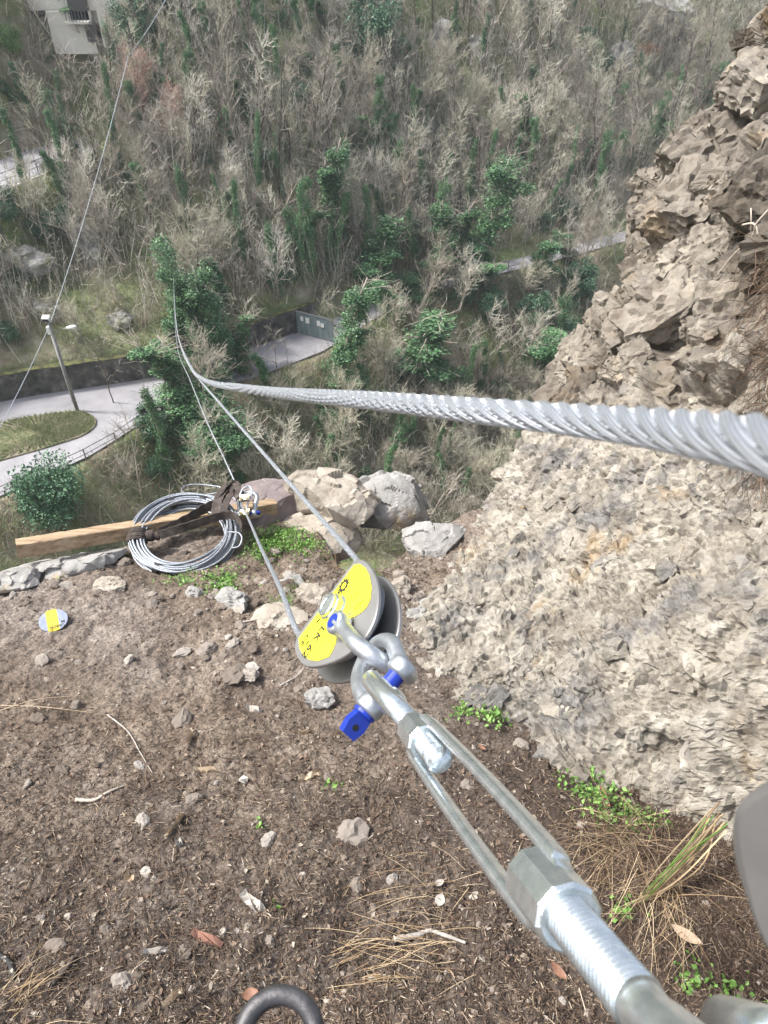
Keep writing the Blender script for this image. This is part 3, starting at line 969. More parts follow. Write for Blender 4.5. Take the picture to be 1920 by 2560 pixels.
while len(placed) < 276 and tries < 16000:
    x, y, z = float(CX_[tries]), float(CY_[tries]), float(CZ_[tries])
    tries += 1
    px, py, f = project((x, y, z))
    if not (-60 < px < 1900 and -20 < py < 1330): continue
    if px > sil(py) + 60: continue
    df = y - float(far_e(x)); dn = float(near_e(x)) - y
    if df < 1.5 and dn < 1.2: continue
    if seg_dist(np.array([x]), np.array([y]), UP)[0] < 4.2: continue
    # open ground: bank above the wall, litter slope in the middle, verge
    if 0 < px < 430 and 690 < py < 940 and gb.uniform() < .8: continue
    if 230 < px < 420 and 700 < py < 1100: continue
    if px < 420 and dn > 0 and dn < 5: continue
    if 640 < px < 800 and 600 < py < 800 and gb.uniform() < .5: continue
    if 190 < px < 310 and 330 < py < 480: continue
    if dn > 0 and dn < 7 and x < -6 and gb.uniform() < .8: continue
    if dn > 0 and dn < 8 and x > -6 and gb.uniform() < .85: continue
    if any((x - a) ** 2 + (y - b) ** 2 < 5.0 for a, b in placed): continue
    placed.append((x, y))
    k = gb.integers(0, len(barep))
    if dn > 0: k = [1, 3, 5][k % 3]
    lab, grp = zone_label(px, py)
    lab = ADJ[k] + ' ' + near_label(px, py, LMK)
    grp = 'leafless trees on the valley slopes'
    tx = .12 * (gb.normal()) + (.22 if px > 1250 else 0)
    place(barep[k], (x, y, z - .1), gb.uniform(0, 6.28), gb.uniform(.7, 1.1), lab, grp, tilt=(gb.normal(0, .08), tx), cat='tree')

# further slim ivy trees and shrubs spread over both slopes
ex = 0; ct = 0
gi = np.random.default_rng(19)
DX_ = gi.uniform(-50, 60, 9000); DY_ = gi.uniform(30, 118, 9000); DZ_ = H(DX_, DY_)
LM3 = [q for q in LMK if 'ivy tree' not in q[2] or True]
while ex < 190 and ct < 8999:
    x, y, z = float(DX_[ct]), float(DY_[ct]), float(DZ_[ct]); ct += 1
    px, py, f = project((x, y, z))
    if not (0 < px < sil(py) + 30 and 20 < py < 1300): continue
    df = y - float(far_e(x)); dn = float(near_e(x)) - y
    if (df < 1.2 and dn < 1.0) or seg_dist(np.array([x]), np.array([y]), UP)[0] < 4: continue
    if px < 430 and 640 < py < 960: continue
    if dn > 0 and dn < (5 if x < -6 else 8): continue
    green = vnoise(np.array([[x, y, 0.]]), .05, 61)[0] + (.5 if dn > 0 else 0) + (.2 if px < 1200 else -.1)
    if green < gi.uniform(-.5, .6): continue
    if gi.uniform() < .75:
        k = int(gi.integers(0, 5)); h = gi.uniform(4, 10)
        s = gi.uniform(.35, .68); dk = ['slim', 'leafy', 'narrow', 'full', 'thin'][k]
        place(ivyp[k], (x, y, z - .2), gi.uniform(0, 6.28), s, dk + ' ivy clad trunk ' + near_label(px, py, LM3), 'ivy clad trunks on the slopes', tilt=(gi.normal(0, .06), gi.normal(0, .06) + (.15 if px > 1250 else 0)), sz=h / 12, cat='tree')
    else:
        k = int(gi.integers(0, 3)); s = gi.uniform(.35, .75)
        place(bushp[k], (x, y, z - .2), gi.uniform(0, 6.28), s, ['round', 'broad', 'upright'][k] + ' evergreen bush ' + near_label(px, py, LM3), 'evergreen bushes on the slopes', cat='shrub')
    ex += 1

# individually recognisable bare trees
tb, cr = bare_tree(10, 350, 9, 4, .5, 1, rt=.09)
sap = make('bare_tree', 'bare tree', 'tree', tb, cr, M['bark_dark'], M['twig'])
for x, y, tx, ty, s, lab in [(285, 1010, 245, 830, .5, 'thin leafless sapling in front of the road left of the arrow sign'),
        (425, 1035, 380, 860, .5, 'thin dark sapling right of the arrow sign'),
        (628, 940, 615, 740, .6, 'dark leafless tree at the road edge left of the open tarmac'),
        (692, 940, 690, 820, .4, 'thin bare trunk in front of the road near the gate'),
        (720, 925, 712, 850, .3, 'thinnest bare trunk in front of the road near the gate'),
        (110, 470, 100, 330, .6, 'dark forked tree standing below the upper road')]:
    pos = hit(x, y); h = height_for(pos, tx, ty)
    place(sap, pos, random.uniform(0, 6), h / 10, lab, cat='tree')
tb, cr = bare_tree(12, 351, 16, 8, .42, 2, rt=.12)
pal = make('bare_tree', 'bare tree', 'tree', tb, cr, M['twig_pale'], M['twig_pale'])
for x, y, tx, ty, lab in [(305, 390, 240, 180, 'pale yellowish forked tree leaning over the upper road bend'), (455, 520, 420, 240, 'tall pale leafless tree by the overhead wire'),
        (1410, 680, 1400, 540, 'white twigged tree beside the far road'), (1180, 260, 1200, 120, 'pale leafless tree below the rocky ledge'),
        (1500, 620, 1510, 480, 'pale straw coloured tree above the far road')]:
    pos = hit(x, y); place(pal, pos, random.uniform(0, 6), height_for(pos, tx, ty) / 12, lab, cat='tree')
tb, cr = bare_tree(11, 352, 16, 9, .5, 3, rt=.09)
red = make('bare_tree', 'bare tree', 'tree', tb, cr, M['bark'], M['twig_red'])
for x, y, s, lab in [(350, 360, .75, 'reddish twigged tree right of the upper road bend'), (430, 430, .7, 'reddish twigged tree left of the ivy row'), (320, 230, .7, 'reddish twigged tree on the edge of the rock spur')]:
    place(red, hit(x, y), random.uniform(0, 6), s, lab, cat='tree')

# --- undergrowth: brush and dead stems nobody could count
g = np.random.default_rng(21)
m = 60000
bx = g.uniform(-55, 68, m); byy = g.uniform(24, 135, m)
bh = H(bx, byy)
pts = np.stack([bx, byy, bh], 1)
fz = pts[:, 1] * CP - pts[:, 2] * SP
sx = 960 + FPX * pts[:, 0] / fz; sy = 1280 - FPX * (pts[:, 1] * SP + pts[:, 2] * CP) / fz
df = byy - far_e(bx); dn = near_e(bx) - byy
dens = vnoise(pts, .12, 31) * .5 + .5
keep = (sx > -100) & (sx < 2000) & (sy > -60) & (sy < 1400) & ((df > 1.2) | (dn > .9)) & (seg_dist(bx, byy, UP) > 3.9) & (g.uniform(size=m) < .25 + dens)
keep &= ~((sx < 430) & (sy > 650) & (sy < 940) & (g.uniform(size=m) < .45))
pts = pts[keep]; dn = dn[keep]
A, B, RA, RB = [], [], [], []
for s in range(6):
    n_ = len(pts)
    d = g.normal(0, .55, (n_, 3)); d[:, 2] = np.abs(d[:, 2]) + .75
    d /= np.linalg.norm(d, axis=1)[:, None]
    L1 = g.uniform(.5, 1.8, n_)[:, None] * np.where(dn > 0, 1.3, 1.0)[:, None]
    p0 = pts + g.normal(0, .2, (n_, 3)) * [1, 1, 0]
    p1 = p0 + d * L1 * .6
    d2 = d + g.normal(0, .4, (n_, 3)); d2 /= np.linalg.norm(d2, axis=1)[:, None]
    p2 = p1 + d2 * L1 * .6
    A += [p0, p1]; B += [p1, p2]; RA += [np.full(n_, .017), np.full(n_, .012)]; RB += [np.full(n_, .012), np.full(n_, .005)]
V, F = prisms(np.vstack(A), np.vstack(B), np.concatenate(RA), np.concatenate(RB))
tag(mk('undergrowth', V, F, M['brush']), 'tangled leafless undergrowth covering both sides of the valley', 'undergrowth', kind='stuff')
# tall thin saplings between the trees
ms = 8000
okp = pts[~((dn > 0) & (dn < 7.5))]
q0 = okp[g.integers(0, len(okp), ms)] + g.normal(0, .3, (ms, 3)) * [1, 1, 0]
A, B, RA, RB = [], [], [], []
d = g.normal(0, .16, (ms, 3)); d[:, 2] = 1
hh = g.uniform(2.2, 5.5, ms)[:, None]
prev = q0
stem = [q0]
for s in range(4):
    d = d + g.normal(0, .12, (ms, 3)); d /= np.linalg.norm(d, axis=1)[:, None]
    nx_ = prev + d * hh / 4
    A.append(prev); B.append(nx_); RA.append(np.full(ms, .034 - s * .006)); RB.append(np.full(ms, .028 - s * .006)); prev = nx_; stem.append(nx_)
for s in range(12):
    k = g.integers(1, 4, ms); u = g.uniform(size=(ms, 1))
    S3 = np.stack(stem, 1); b0_ = S3[np.arange(ms), k] * (1 - u) + S3[np.arange(ms), np.minimum(k + 1, 4)] * u
    dd = g.normal(0, .6, (ms, 3)) + [0, 0, .7]; dd /= np.linalg.norm(dd, axis=1)[:, None]
    e0 = b0_ + dd * hh * g.uniform(.1, .25, (ms, 1))
    A.append(b0_); B.append(e0); RA.append(np.full(ms, .014)); RB.append(np.full(ms, .006))
V, F = prisms(np.vstack(A), np.vstack(B), np.concatenate(RA), np.concatenate(RB))
tag(mk('sapling_thicket', V, F, M['thicket']), 'thicket of thin pale saplings filling the slopes between the trees', 'thicket', kind='stuff')
# leafy ground cover and ivy patches
m = 5600
bx = g.uniform(-50, 60, m); byy = g.uniform(26, 120, m)
pp = np.stack([bx, byy, H(bx, byy)], 1)
df = byy - far_e(bx); dn = near_e(bx) - byy
k = ((df > 1.5) | (dn > 1)) & (vnoise(pp, .16, 41) > .12 - .3 * (dn > 0)) & (seg_dist(bx, byy, UP) > 4)
pp = pp[k]
C = np.repeat(pp, 60, 0) + g.normal(0, 1, (len(pp) * 60, 3)) * [.6, .6, .4] + [0, 0, .5]
V, F = leaves(C, .17, g, up=.6)
tag(mk('ground_ivy', V, F, M['ivy']), 'patches of ivy and evergreen ground cover among the trees', 'ground cover', kind='stuff')

# --- boulders and outcrops on the hillside
def ico(sub):
    t = (1 + 5 ** .5) / 2
    v = [(-1, t, 0), (1, t, 0), (-1, -t, 0), (1, -t, 0), (0, -1, t), (0, 1, t), (0, -1, -t), (0, 1, -t), (t, 0, -1), (t, 0, 1), (-t, 0, -1), (-t, 0, 1)]
    f = [(0, 11, 5), (0, 5, 1), (0, 1, 7), (0, 7, 10), (0, 10, 11), (1, 5, 9), (5, 11, 4), (11, 10, 2), (10, 7, 6), (7, 1, 8), (3, 9, 4), (3, 4, 2), (3, 2, 6), (3, 6, 8), (3, 8, 9), (4, 9, 5), (2, 4, 11), (6, 2, 10), (8, 6, 7), (9, 8, 1)]
    v = [tuple(unit(a)) for a in v]
    for _ in range(sub):
        c = {}; nf = []
        def mid(a, b):
            k = (min(a, b), max(a, b))
            if k not in c:
                v.append(tuple(unit(np.array(v[a]) + np.array(v[b])))); c[k] = len(v) - 1
            return c[k]
        for a, b, d in f:
            x, y, z = mid(a, b), mid(b, d), mid(d, a)
            nf += [(a, x, z), (b, y, x), (d, z, y), (x, y, z)]
        f = nf
    return np.array(v), np.array(f)
ICO = {k: ico(k) for k in (1, 2, 3, 4, 5)}
def rock_mesh(size, seed, sub=3, fac=.5, cuts=7, rough=.06):
    g = np.random.default_rng(seed)
    V, F = ICO[sub]
    V = V.copy()
    for _ in range(cuts):       # planar breaks
        n = rand_unit(1, g)[0]; d = g.uniform(.45, .85)
        e = V @ n - d
        V = V - np.maximum(e, 0)[:, None] * n * .93
    V = V * np.asarray(size)
    s = float(np.mean(size))
    nrm = V / np.linalg.norm(V, axis=1)[:, None]
    V = V + nrm * (facets(V + seed, 2.2 / s, seed, 1.4)[0] * fac * .25 * s + fbm(V + seed * 3, 3 / s, 4, seed) * rough * s)[:, None]
    return V, F
def rotz(V, a, tilt=(0, 0)):
    R = np.array(Euler((tilt[0], tilt[1], a)).to_matrix())
    return V @ R.T
for px, py, sz, seed, lab in [(235, 640, (1.9, 1.6, 3.0), 1, 'large mossy pale boulder below the upper road'), (40, 650, (3.2, 2, 1.5), 2, 'grey limestone outcrop at the left edge of the slope'),
        (1100, 110, (1.8, 1.5, 2.6), 3, 'pale cracked rock face high in the middle right'), (870, 55, (5, 3, 4), 4, 'grey cliff band at the top middle of the slope'),
        (1310, 20, (3.5, 2, 3.2), 5, 'ochre stained rock face at the top edge'), (1545, 150, (2.2, 1.6, 2.2), 6, 'pale boulder in the bare trees at upper right'),
        (1190, 120, (1.4, 1, 1.6), 7, 'small pale boulder right of the cracked rock face'), (255, 505, (.6, .5, 1.7), 8, 'narrow standing slab of rock under the upper road'),
        (300, 800, (1.6, 1, .9), 9, 'grey rocks on the bank above the retaining wall'), (110, 780, (2.2, 1.4, 1.2), 10, 'weathered grey rock beside the lamp pole top'),
        (1640, 40, (5, 3, 4.5), 12, 'hazy grey cliff band at the top right'), (280, 60, (2, 1.5, 4), 13, 'dark rock spur beside the pale building')]:
    pos = hit(px, py)
    V, F = rock_mesh(sz, seed + 50, 4, .9, 8)
    o = mk('rock_outcrop', V, F, M['greyrock'], local=True)
    o.location = tuple(pos)
    tag(o, lab, 'rock')
# ------------------------------------------------------------------ the ledge we stand on
def plane_z(x, y):
    return -1.9 - .25 * y
def at_ledge(px, py, lift=0):
    r = ray(px, py)
    t = (-1.9 + lift) / (r[2] + .25 * r[1])
    return r * t
edge_px = [(-300, 1480), (0, 1425), (60, 1400), (330, 1345), (600, 1300), (700, 1290), (800, 1330), (838, 1400), (880, 1440), (960, 1430), (1000, 1390), (1060, 1330), (1200, 1300)]
EE = np.array([at_ledge(*p) for p in edge_px])
ex_ = np.concatenate([[-4.5], EE[:, 0], [4]]); ey_ = np.concatenate([[1.6], EE[:, 1], [3.0]])
o_ = np.argsort(ex_); ex_, ey_ = ex_[o_], ey_[o_]
# foot line of the cliff
foot_px = [(1060, 1500), (1050, 1640), (1130, 1720), (1280, 1790), (1330, 1900), (1450, 1990), (1540, 2040), (1660, 2080), (1800, 2170), (2100, 2300)]
def ledge_z(x, y, fine=True):
    x = np.atleast_1d(np.asarray(x, float)); y = np.atleast_1d(np.asarray(y, float))
    p = np.stack([x, y, np.zeros_like(x)], 1)
    z = plane_z(x, y) + .035 * vnoise(p, 1.3, 51) + .018 * vnoise(p, 3.7, 52)
    if fine:
        z = z + .013 * vnoise(p, 11, 53) + .008 * vnoise(p, 27, 54) + .006 * vnoise(p, 61, 55)
        z = z + .004 * np.abs(vnoise(p, 110, 56))
    # rubble ramp against the cliff in the upper right, dark soil mound lower right
    z += .10 * sstep(.15, .75, x + .12 * (y - 2.4)) * sstep(1.7, 2.4, y)
    z += .20 * np.exp(-((x - .92) / .28) ** 2 - ((y - .72) / .26) ** 2)
    z += .07 * np.exp(-((x - .55) / .16) ** 2 - ((y - 1.0) / .16) ** 2)
    e = y - np.interp(x, ex_, ey_) - .05 * vnoise(p, 4, 57)
    z -= 3.2 * np.maximum(e, 0) ** 1.15 * (1 + .8 * sstep(0, .2, e))
    z -= .03 * sstep(-.25, 0, e)
    return z
def nonuni(a, b, step, A, Bq, n):
    mid = np.arange(a, b, step)
    lo = a - (np.linspace(0, 1, n)[1:][::-1] ** 1.8) * (a - A)
    hi = b + (np.linspace(0, 1, n) ** 1.8) * (Bq - b)
    return np.concatenate([lo, mid, hi])
lx = nonuni(-2.15, 1.45, .0068, -7, 6, 40)
ly = nonuni(.25, 3.15, .0068, -4, 5.2, 40)
X, Y = np.meshgrid(lx, ly)
Z = ledge_z(X.ravel(), Y.ravel())
nx, ny = len(lx), len(ly)
i = np.arange(ny - 1)[:, None]; j = np.arange(nx - 1)[None, :]
GF = np.stack([i * nx + j, i * nx + j + 1, (i + 1) * nx + j + 1, (i + 1) * nx + j], -1).reshape(-1, 4)
M['dirt'] = mat('ledge_dirt', [(0.3, (.065, .047, .034)), (0.45, (.14, .105, .078)), (0.58, (.215, .17, .13)), (0.72, (.30, .25, .20))], scale=5, detail=14, bump=.9, bscale=55, bdist=.02, rough=.9,
                cols2=[(0.3, (.10, .08, .066)), (0.5, (.20, .165, .14)), (0.7, (.32, .28, .24))], scale2=.9, mix=(.44, .60), vor=120)
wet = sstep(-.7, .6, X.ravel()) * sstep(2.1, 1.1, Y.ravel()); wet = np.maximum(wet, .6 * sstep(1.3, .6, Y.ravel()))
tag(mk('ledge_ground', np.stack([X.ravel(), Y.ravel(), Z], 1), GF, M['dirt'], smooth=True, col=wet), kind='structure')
_nt = M['dirt'].node_tree; _bs = _nt.nodes['Principled BSDF']; _src = _bs.inputs['Base Color'].links[0].from_socket
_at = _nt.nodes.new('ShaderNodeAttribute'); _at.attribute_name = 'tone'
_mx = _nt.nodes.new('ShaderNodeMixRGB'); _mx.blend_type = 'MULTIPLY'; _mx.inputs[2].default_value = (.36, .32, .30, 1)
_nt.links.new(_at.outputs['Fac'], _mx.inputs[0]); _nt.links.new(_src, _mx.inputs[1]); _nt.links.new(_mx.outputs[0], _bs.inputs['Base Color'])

def gz(x, y):
    return float(ledge_z(x, y, True)[0])
def on_ledge(px, py, lift=0):
    p = at_ledge(px, py)
    for _ in range(6):
        z = float(ledge_z(p[0], p[1], False)[0]) + lift
        r = ray(px, py); p = r * (z / r[2] * .5 + .5 * np.linalg.norm(p) / np.linalg.norm(r))
    return np.array((p[0], p[1], gz(p[0], p[1]) + lift))

# ------------------------------------------------------------------ the cliff
rows = [
 [(1000, 1740, None, -.25), (1120, 1800, None, -.25), (1260, 1900, None, -.25), (1400, 2060, None, -.25), (1640, 2160, None, -.25), (2100, 2420, None, -.25)],
 [(1035, 1640, None, 0), (1140, 1725, None, 0), (1290, 1800, None, .0), (1440, 1985, None, 0), (1660, 2075, None, 0), (2100, 2260, None, .1)],
 [(1075, 1530, 3.12), (1230, 1600, 2.88), (1380, 1680, 2.66), (1520, 1800, 2.42), (1720, 1880, 2.2), (2100, 2000, 1.88)],
 [(1150, 1420, 3.45), (1300, 1470, 3.1), (1450, 1530, 2.8), (1600, 1620, 2.5), (1780, 1680, 2.25), (2100, 1760, 1.95)],
 [(1195, 1340, 3.75), (1340, 1360, 3.35), (1490, 1400, 3.0), (1640, 1440, 2.7), (1810, 1480, 2.4), (2100, 1520, 2.1)],
 [(1240, 1230, 4.0), (1390, 1240, 3.6), (1540, 1250, 3.2), (1690, 1260, 2.85), (1850, 1270, 2.6), (2100, 1280, 2.3)],
 [(1305, 1110, 4.25), (1430, 1110, 3.85), (1570, 1100, 3.45), (1710, 1090, 3.1), (1860, 1080, 2.8), (2100, 1060, 2.5)],
 [(1385, 990, 4.55), (1490, 980, 4.15), (1610, 960, 3.7), (1740, 940, 3.3), (1880, 930, 2.95), (2100, 900, 2.65)],
 [(1410, 870, 4.75), (1520, 850, 4.3), (1640, 830, 3.8), (1770, 800, 3.4), (1900, 780, 3.1), (2100, 750, 2.75)],
 [(1520, 750, 5.0), (1600, 730, 4.5), (1700, 700, 3.85), (1800, 670, 3.55), (1920, 640, 3.3), (2100, 620, 2.85)],
 [(1585, 590, 5.25), (1660, 580, 4.75), (1740, 560, 4.4), (1820, 530, 4.1), (1930, 510, 3.6), (2100, 480, 3.1)],
 [(1648, 480, 5.4), (1710, 470, 4.9), (1780, 450, 4.4), (1850, 430, 4.1), (1940, 400, 3.7), (2100, 370, 3.3)],
 [(1668, 400, 5.5), (1750, 362, 5.2), (1820, 335, 4.8), (1885, 305, 4.4), (1960, 270, 4.2), (2100, 240, 3.9)],
 [(1850, 255, 5.9), (1880, 230, 5.6), (1920, 200, 5.2), (1960, 190, 5.0), (2010, 180, 4.8), (2100, 160, 4.6)],
 [(1900, 110, 6.2), (1925, 85, 6.0), (1950, 70, 5.8), (1980, 60, 5.6), (2030, 50, 5.4), (2100, 40, 5.2)],
]
G = []
for ri, r in enumerate(rows):
    q = []
    for c in r:
        if c[2] is None:
            p = at_ledge(c[0], c[1]); p = np.array((p[0] + .0, p[1], p[2] + c[3]))
        else:
            p = P(c[0] + ([46, 30, 14] + [0] * 9)[len(q)] * (1 if ri >= 9 else .5 if ri >= 7 else 0), c[1], c[2])
        q.append(p)
    q = np.array(q)
    # wrap behind the visible edge, and on to the right beyond the frame
    l = q[0]
    pre = [l + [1.6, 2.2, -1.2], l + [.75, .85, -.5], l + [.2, .22, -.12]]
    post = [q[-1] + [.5, -.6, .1], q[-1] + [1.3, -1.8, .2]]
    q = np.vstack([pre, q, post]); G.append(np.c_[q, np.full(len(q), float(ri))])
G = np.array(G)
topr = G[-1] + [.9, .5, .25, 1]; topr2 = G[-1] + [3, 1.5, .9, 2]
G = np.concatenate([G, topr[None], topr2[None]], 0)
G = np.concatenate([(G[0] + [.3, 0, -.6, -1])[None], G], 0)
# ease the profile between the control rows, then refine
def resample(Q, n):
    """non-uniform in arc length: even spacing along axis 0 mean length"""
    d = np.concatenate([[0], np.cumsum(np.linalg.norm(np.diff(Q, axis=0), axis=2).mean(1))])
    m = catmull_nd(Q, 14)
    t = np.linspace(0, 1, n)
    dm = np.concatenate([[0], np.cumsum(np.linalg.norm(np.diff(m, axis=0), axis=2)[:, :].mean(1))]); dm /= dm[-1]
    k = np.clip(np.searchsorted(dm, t) - 1, 0, len(m) - 2)
    f = ((t - dm[k]) / np.maximum(dm[k + 1] - dm[k], 1e-9))[:, None, None]
    return m[k] * (1 - f) + m[k + 1] * f
def catmull_nd(Q, n):
    q = np.concatenate([(2 * Q[0] - Q[1])[None], Q, (2 * Q[-1] - Q[-2])[None]], 0)
    out = []
    for i in range(1, len(q) - 2):
        t = np.linspace(0, 1, n, endpoint=False).reshape(-1, 1, 1)
        a, b, c, d = q[i - 1], q[i], q[i + 1], q[i + 2]
        out.append(b * (1 - t) + c * t if False else 0.5 * ((2 * b) + (-a + c) * t + (2 * a - 5 * b + 4 * c - d) * t ** 2 + (-a + 3 * b - 3 * c + d) * t ** 3))
    out.append(Q[-1:])
    return np.concatenate(out, 0)
S = resample(G, 760)
S = np.transpose(resample(np.transpose(S, (1, 0, 2)), 620), (1, 0, 2))
rowv = S[..., 3].reshape(-1); S = S[..., :3]
nr, nc = S.shape[:2]
du = np.gradient(S, axis=1); dv = np.gradient(S, axis=0)
NN = np.cross(du, dv); NN /= np.maximum(np.linalg.norm(NN, axis=2)[:, :, None], 1e-9)
# smooth the normals broadly
for _ in range(8):
    NN[1:-1, 1:-1] = (NN[:-2, 1:-1] + NN[2:, 1:-1] + NN[1:-1, :-2] + NN[1:-1, 2:] + NN[1:-1, 1:-1]) / 5
NN /= np.maximum(np.linalg.norm(NN, axis=2)[:, :, None], 1e-9)
mid = NN[nr // 2, nc // 2]
if np.dot(mid, -S[nr // 2, nc // 2]) < 0: NN = -NN
p = S.reshape(-1, 3)
nrm = NN.reshape(-1, 3)
warp = np.stack([vnoise(p, 3.1, 71), vnoise(p, 3.1, 72), vnoise(p, 3.1, 73)], 1) * .06
warp2 = np.stack([vnoise(p, 14, 74), vnoise(p, 14, 75), vnoise(p, 14, 76)], 1) * .012
q = p + warp
R1 = np.array(Euler((.3, .5, .6)).to_matrix())
qs = (q @ R1.T) * [1, 1, .55]
vrow = np.repeat(np.linspace(0, 1, nr), nc)
vrow = np.where(vrow < .1, vrow, 1.0) if False else vrow
upper = sstep(6.3, 8.2, rowv + .8 * vnoise(p, 1.5, 77))      # big fractured blocks above, crumbly marl below
f1, e1 = facets(qs, 2.6, 81, 2.0)
f2, e2 = facets(qs + warp2, 6.5, 85, 2.0)
big = upper * (.36 * f1 * sstep(0, .2, e1) + .09 * f2 * sstep(0, .2, e2)) + (1 - upper) * (.06 * f1 * sstep(0, .2, e1) + .040 * f2 * sstep(0, .2, e2)) + .05 * fbm(p, 1.6, 3, 99)
mask = sstep(0, .05, vrow)
V1 = (p + nrm * (big * mask)[:, None]).reshape(nr, nc, 3)
for _ in range(3):
    W1 = V1.copy()
    W1[1:-1, 1:-1] = V1[1:-1, 1:-1] * .4 + .15 * (V1[:-2, 1:-1] + V1[2:, 1:-1] + V1[1:-1, :-2] + V1[1:-1, 2:])
    V1 = W1
n1 = np.cross(np.gradient(V1, axis=1), np.gradient(V1, axis=0)); n1 /= np.maximum(np.linalg.norm(n1, axis=2)[:, :, None], 1e-9)
if np.sum(n1.reshape(-1, 3) * nrm) < 0: n1 = -n1
p = V1.reshape(-1, 3); nrm = n1.reshape(-1, 3)
f3, e3 = facets((p + warp2) @ R1.T * [1, 1, .5], 17, 89, 1.8)
f4, e4 = facets((p + warp2) @ R1.T * [1, 1, .55], 38, 93, 1.8)
f5, e5 = facets(p, 85, 97, 1.6)
k3, k4, k5 = sstep(0, .22, e3), sstep(0, .22, e4), sstep(0, .25, e5)
disp = upper * (.012 * f3 * k3 + .005 * f4 * k4 + .003 * f5 * k5) + (1 - upper) * (.032 * f3 * k3 + .020 * (f4 + .3) * k4 + .010 * (f5 + .3) * k5)
disp += .006 * fbm(p, 30, 3, 98)
V = p + nrm * (disp * mask)[:, None]
i = np.arange(nr - 1)[:, None]; j = np.arange(nc - 1)[None, :]
CF = np.stack([i * nc + j, i * nc + j + 1, (i + 1) * nc + j + 1, (i + 1) * nc + j], -1).reshape(-1, 4)
M['cliff'] = None
def cliff_mat():
    m = bpy.data.materials.new('cliff_rock'); m.use_nodes = True
    nt = m.node_tree; N = nt.nodes; L = nt.links
    bs = N['Principled BSDF']; bs.inputs['Roughness'].default_value = .92; bs.inputs['Specular IOR Level'].default_value = .25
    tc = N.new('ShaderNodeTexCoord')
    def noise(sc, det=8, st=None, ro=.6):
        t = N.new('ShaderNodeTexNoise'); t.inputs['Scale'].default_value = sc; t.inputs['Detail'].default_value = det; t.inputs['Roughness'].default_value = ro
        v = tc.outputs['Object']
        if st:
            mp = N.new('ShaderNodeMapping'); mp.inputs['Scale'].default_value = st; L.new(v, mp.inputs[0]); v = mp.outputs[0]
        L.new(v, t.inputs['Vector']); return t.outputs[0]
    def ramp(src, cs):
        r = N.new('ShaderNodeValToRGB'); el = r.color_ramp.elements
        while len(el) < len(cs): el.new(.5)
        for e, (a, c) in zip(el, cs): e.position = a; e.color = (*c, 1)
        L.new(src, r.inputs[0]); return r.outputs[0]
    def mix(f, a, b, typ='MIX'):
        x = N.new('ShaderNodeMixRGB'); x.blend_type = typ
        if isinstance(f, float): x.inputs[0].default_value = f
        else: L.new(f, x.inputs[0])
        L.new(a, x.inputs[1]); L.new(b, x.inputs[2]); return x.outputs[0]
    def mrange(s, a, b, c=0, d=1):
        x = N.new('ShaderNodeMapRange'); x.inputs[1].default_value = a; x.inputs[2].default_value = b; x.inputs[3].default_value = c; x.inputs[4].default_value = d
        L.new(s, x.inputs[0]); return x.outputs[0]
    low = ramp(noise(9, 12), [(.3, (.20, .175, .145)), (.48, (.34, .31, .26)), (.7, (.47, .44, .385))])
    grey = ramp(noise(14, 10), [(.3, (.14, .135, .125)), (.7, (.30, .285, .265))])
    och = ramp(noise(11, 8), [(.3, (.28, .19, .10)), (.7, (.44, .34, .22))])
    low = mix(mrange(noise(3.2, 9), .52, .62), low, grey)
    low = mix(mrange(noise(2.1, 9), .60, .70), low, och)
    up = ramp(noise(4, 12), [(.3, (.11, .09, .072)), (.5, (.20, .172, .14)), (.66, (.31, .275, .225))])
    dk = ramp(noise(6, 10), [(.3, (.05, .036, .025)), (.7, (.13, .095, .06))])
    up = mix(mrange(noise(1.3, 8), .50, .60), up, dk)
    up = mix(mrange(noise(2.4, 9), .60, .68), up, och)
    at = N.new('ShaderNodeAttribute'); at.attribute_name = 'tone'
    c = mix(at.outputs['Fac'], low, up)
    v = N.new('ShaderNodeTexVoronoi'); v.inputs['Scale'].default_value = 22; L.new(tc.outputs['Object'], v.inputs['Vector'])
    sp = N.new('ShaderNodeSeparateColor'); L.new(v.outputs['Color'], sp.inputs[0])
    g = N.new('ShaderNodeCombineColor')
    mr0 = mrange(sp.outputs[0], 0, 1, .8, 1.12)
    gi_ = N.new('ShaderNodeNewGeometry')
    mi = N.new('ShaderNodeMath'); mi.operation = 'MULTIPLY'; L.new(mr0, mi.inputs[0]); L.new(mrange(gi_.outputs['Random Per Island'], 0, 1, .7, 1.2), mi.inputs[1]); mr = mi.outputs[0]
    for k in range(3): L.new(mr, g.inputs[k])
    c = mix(1.0, c, g.outputs[0], 'MULTIPLY')
    L.new(c, bs.inputs['Base Color'])
    b = N.new('ShaderNodeBump'); b.inputs['Strength'].default_value = .9; b.inputs['Distance'].default_value = .02
    L.new(noise(28, 12, ro=.7), b.inputs['Height']); L.new(b.outputs[0], bs.inputs['Normal'])
    return m
M['cliff'] = cliff_mat()
tone = upper * .62
mk('cliff_face', V, CF, M['cliff'], smooth=False, col=tone)
CLV = V.reshape(nr, nc, 3)
NR3 = nrm.reshape(nr, nc, 3)
RW = rowv.reshape(nr, nc)
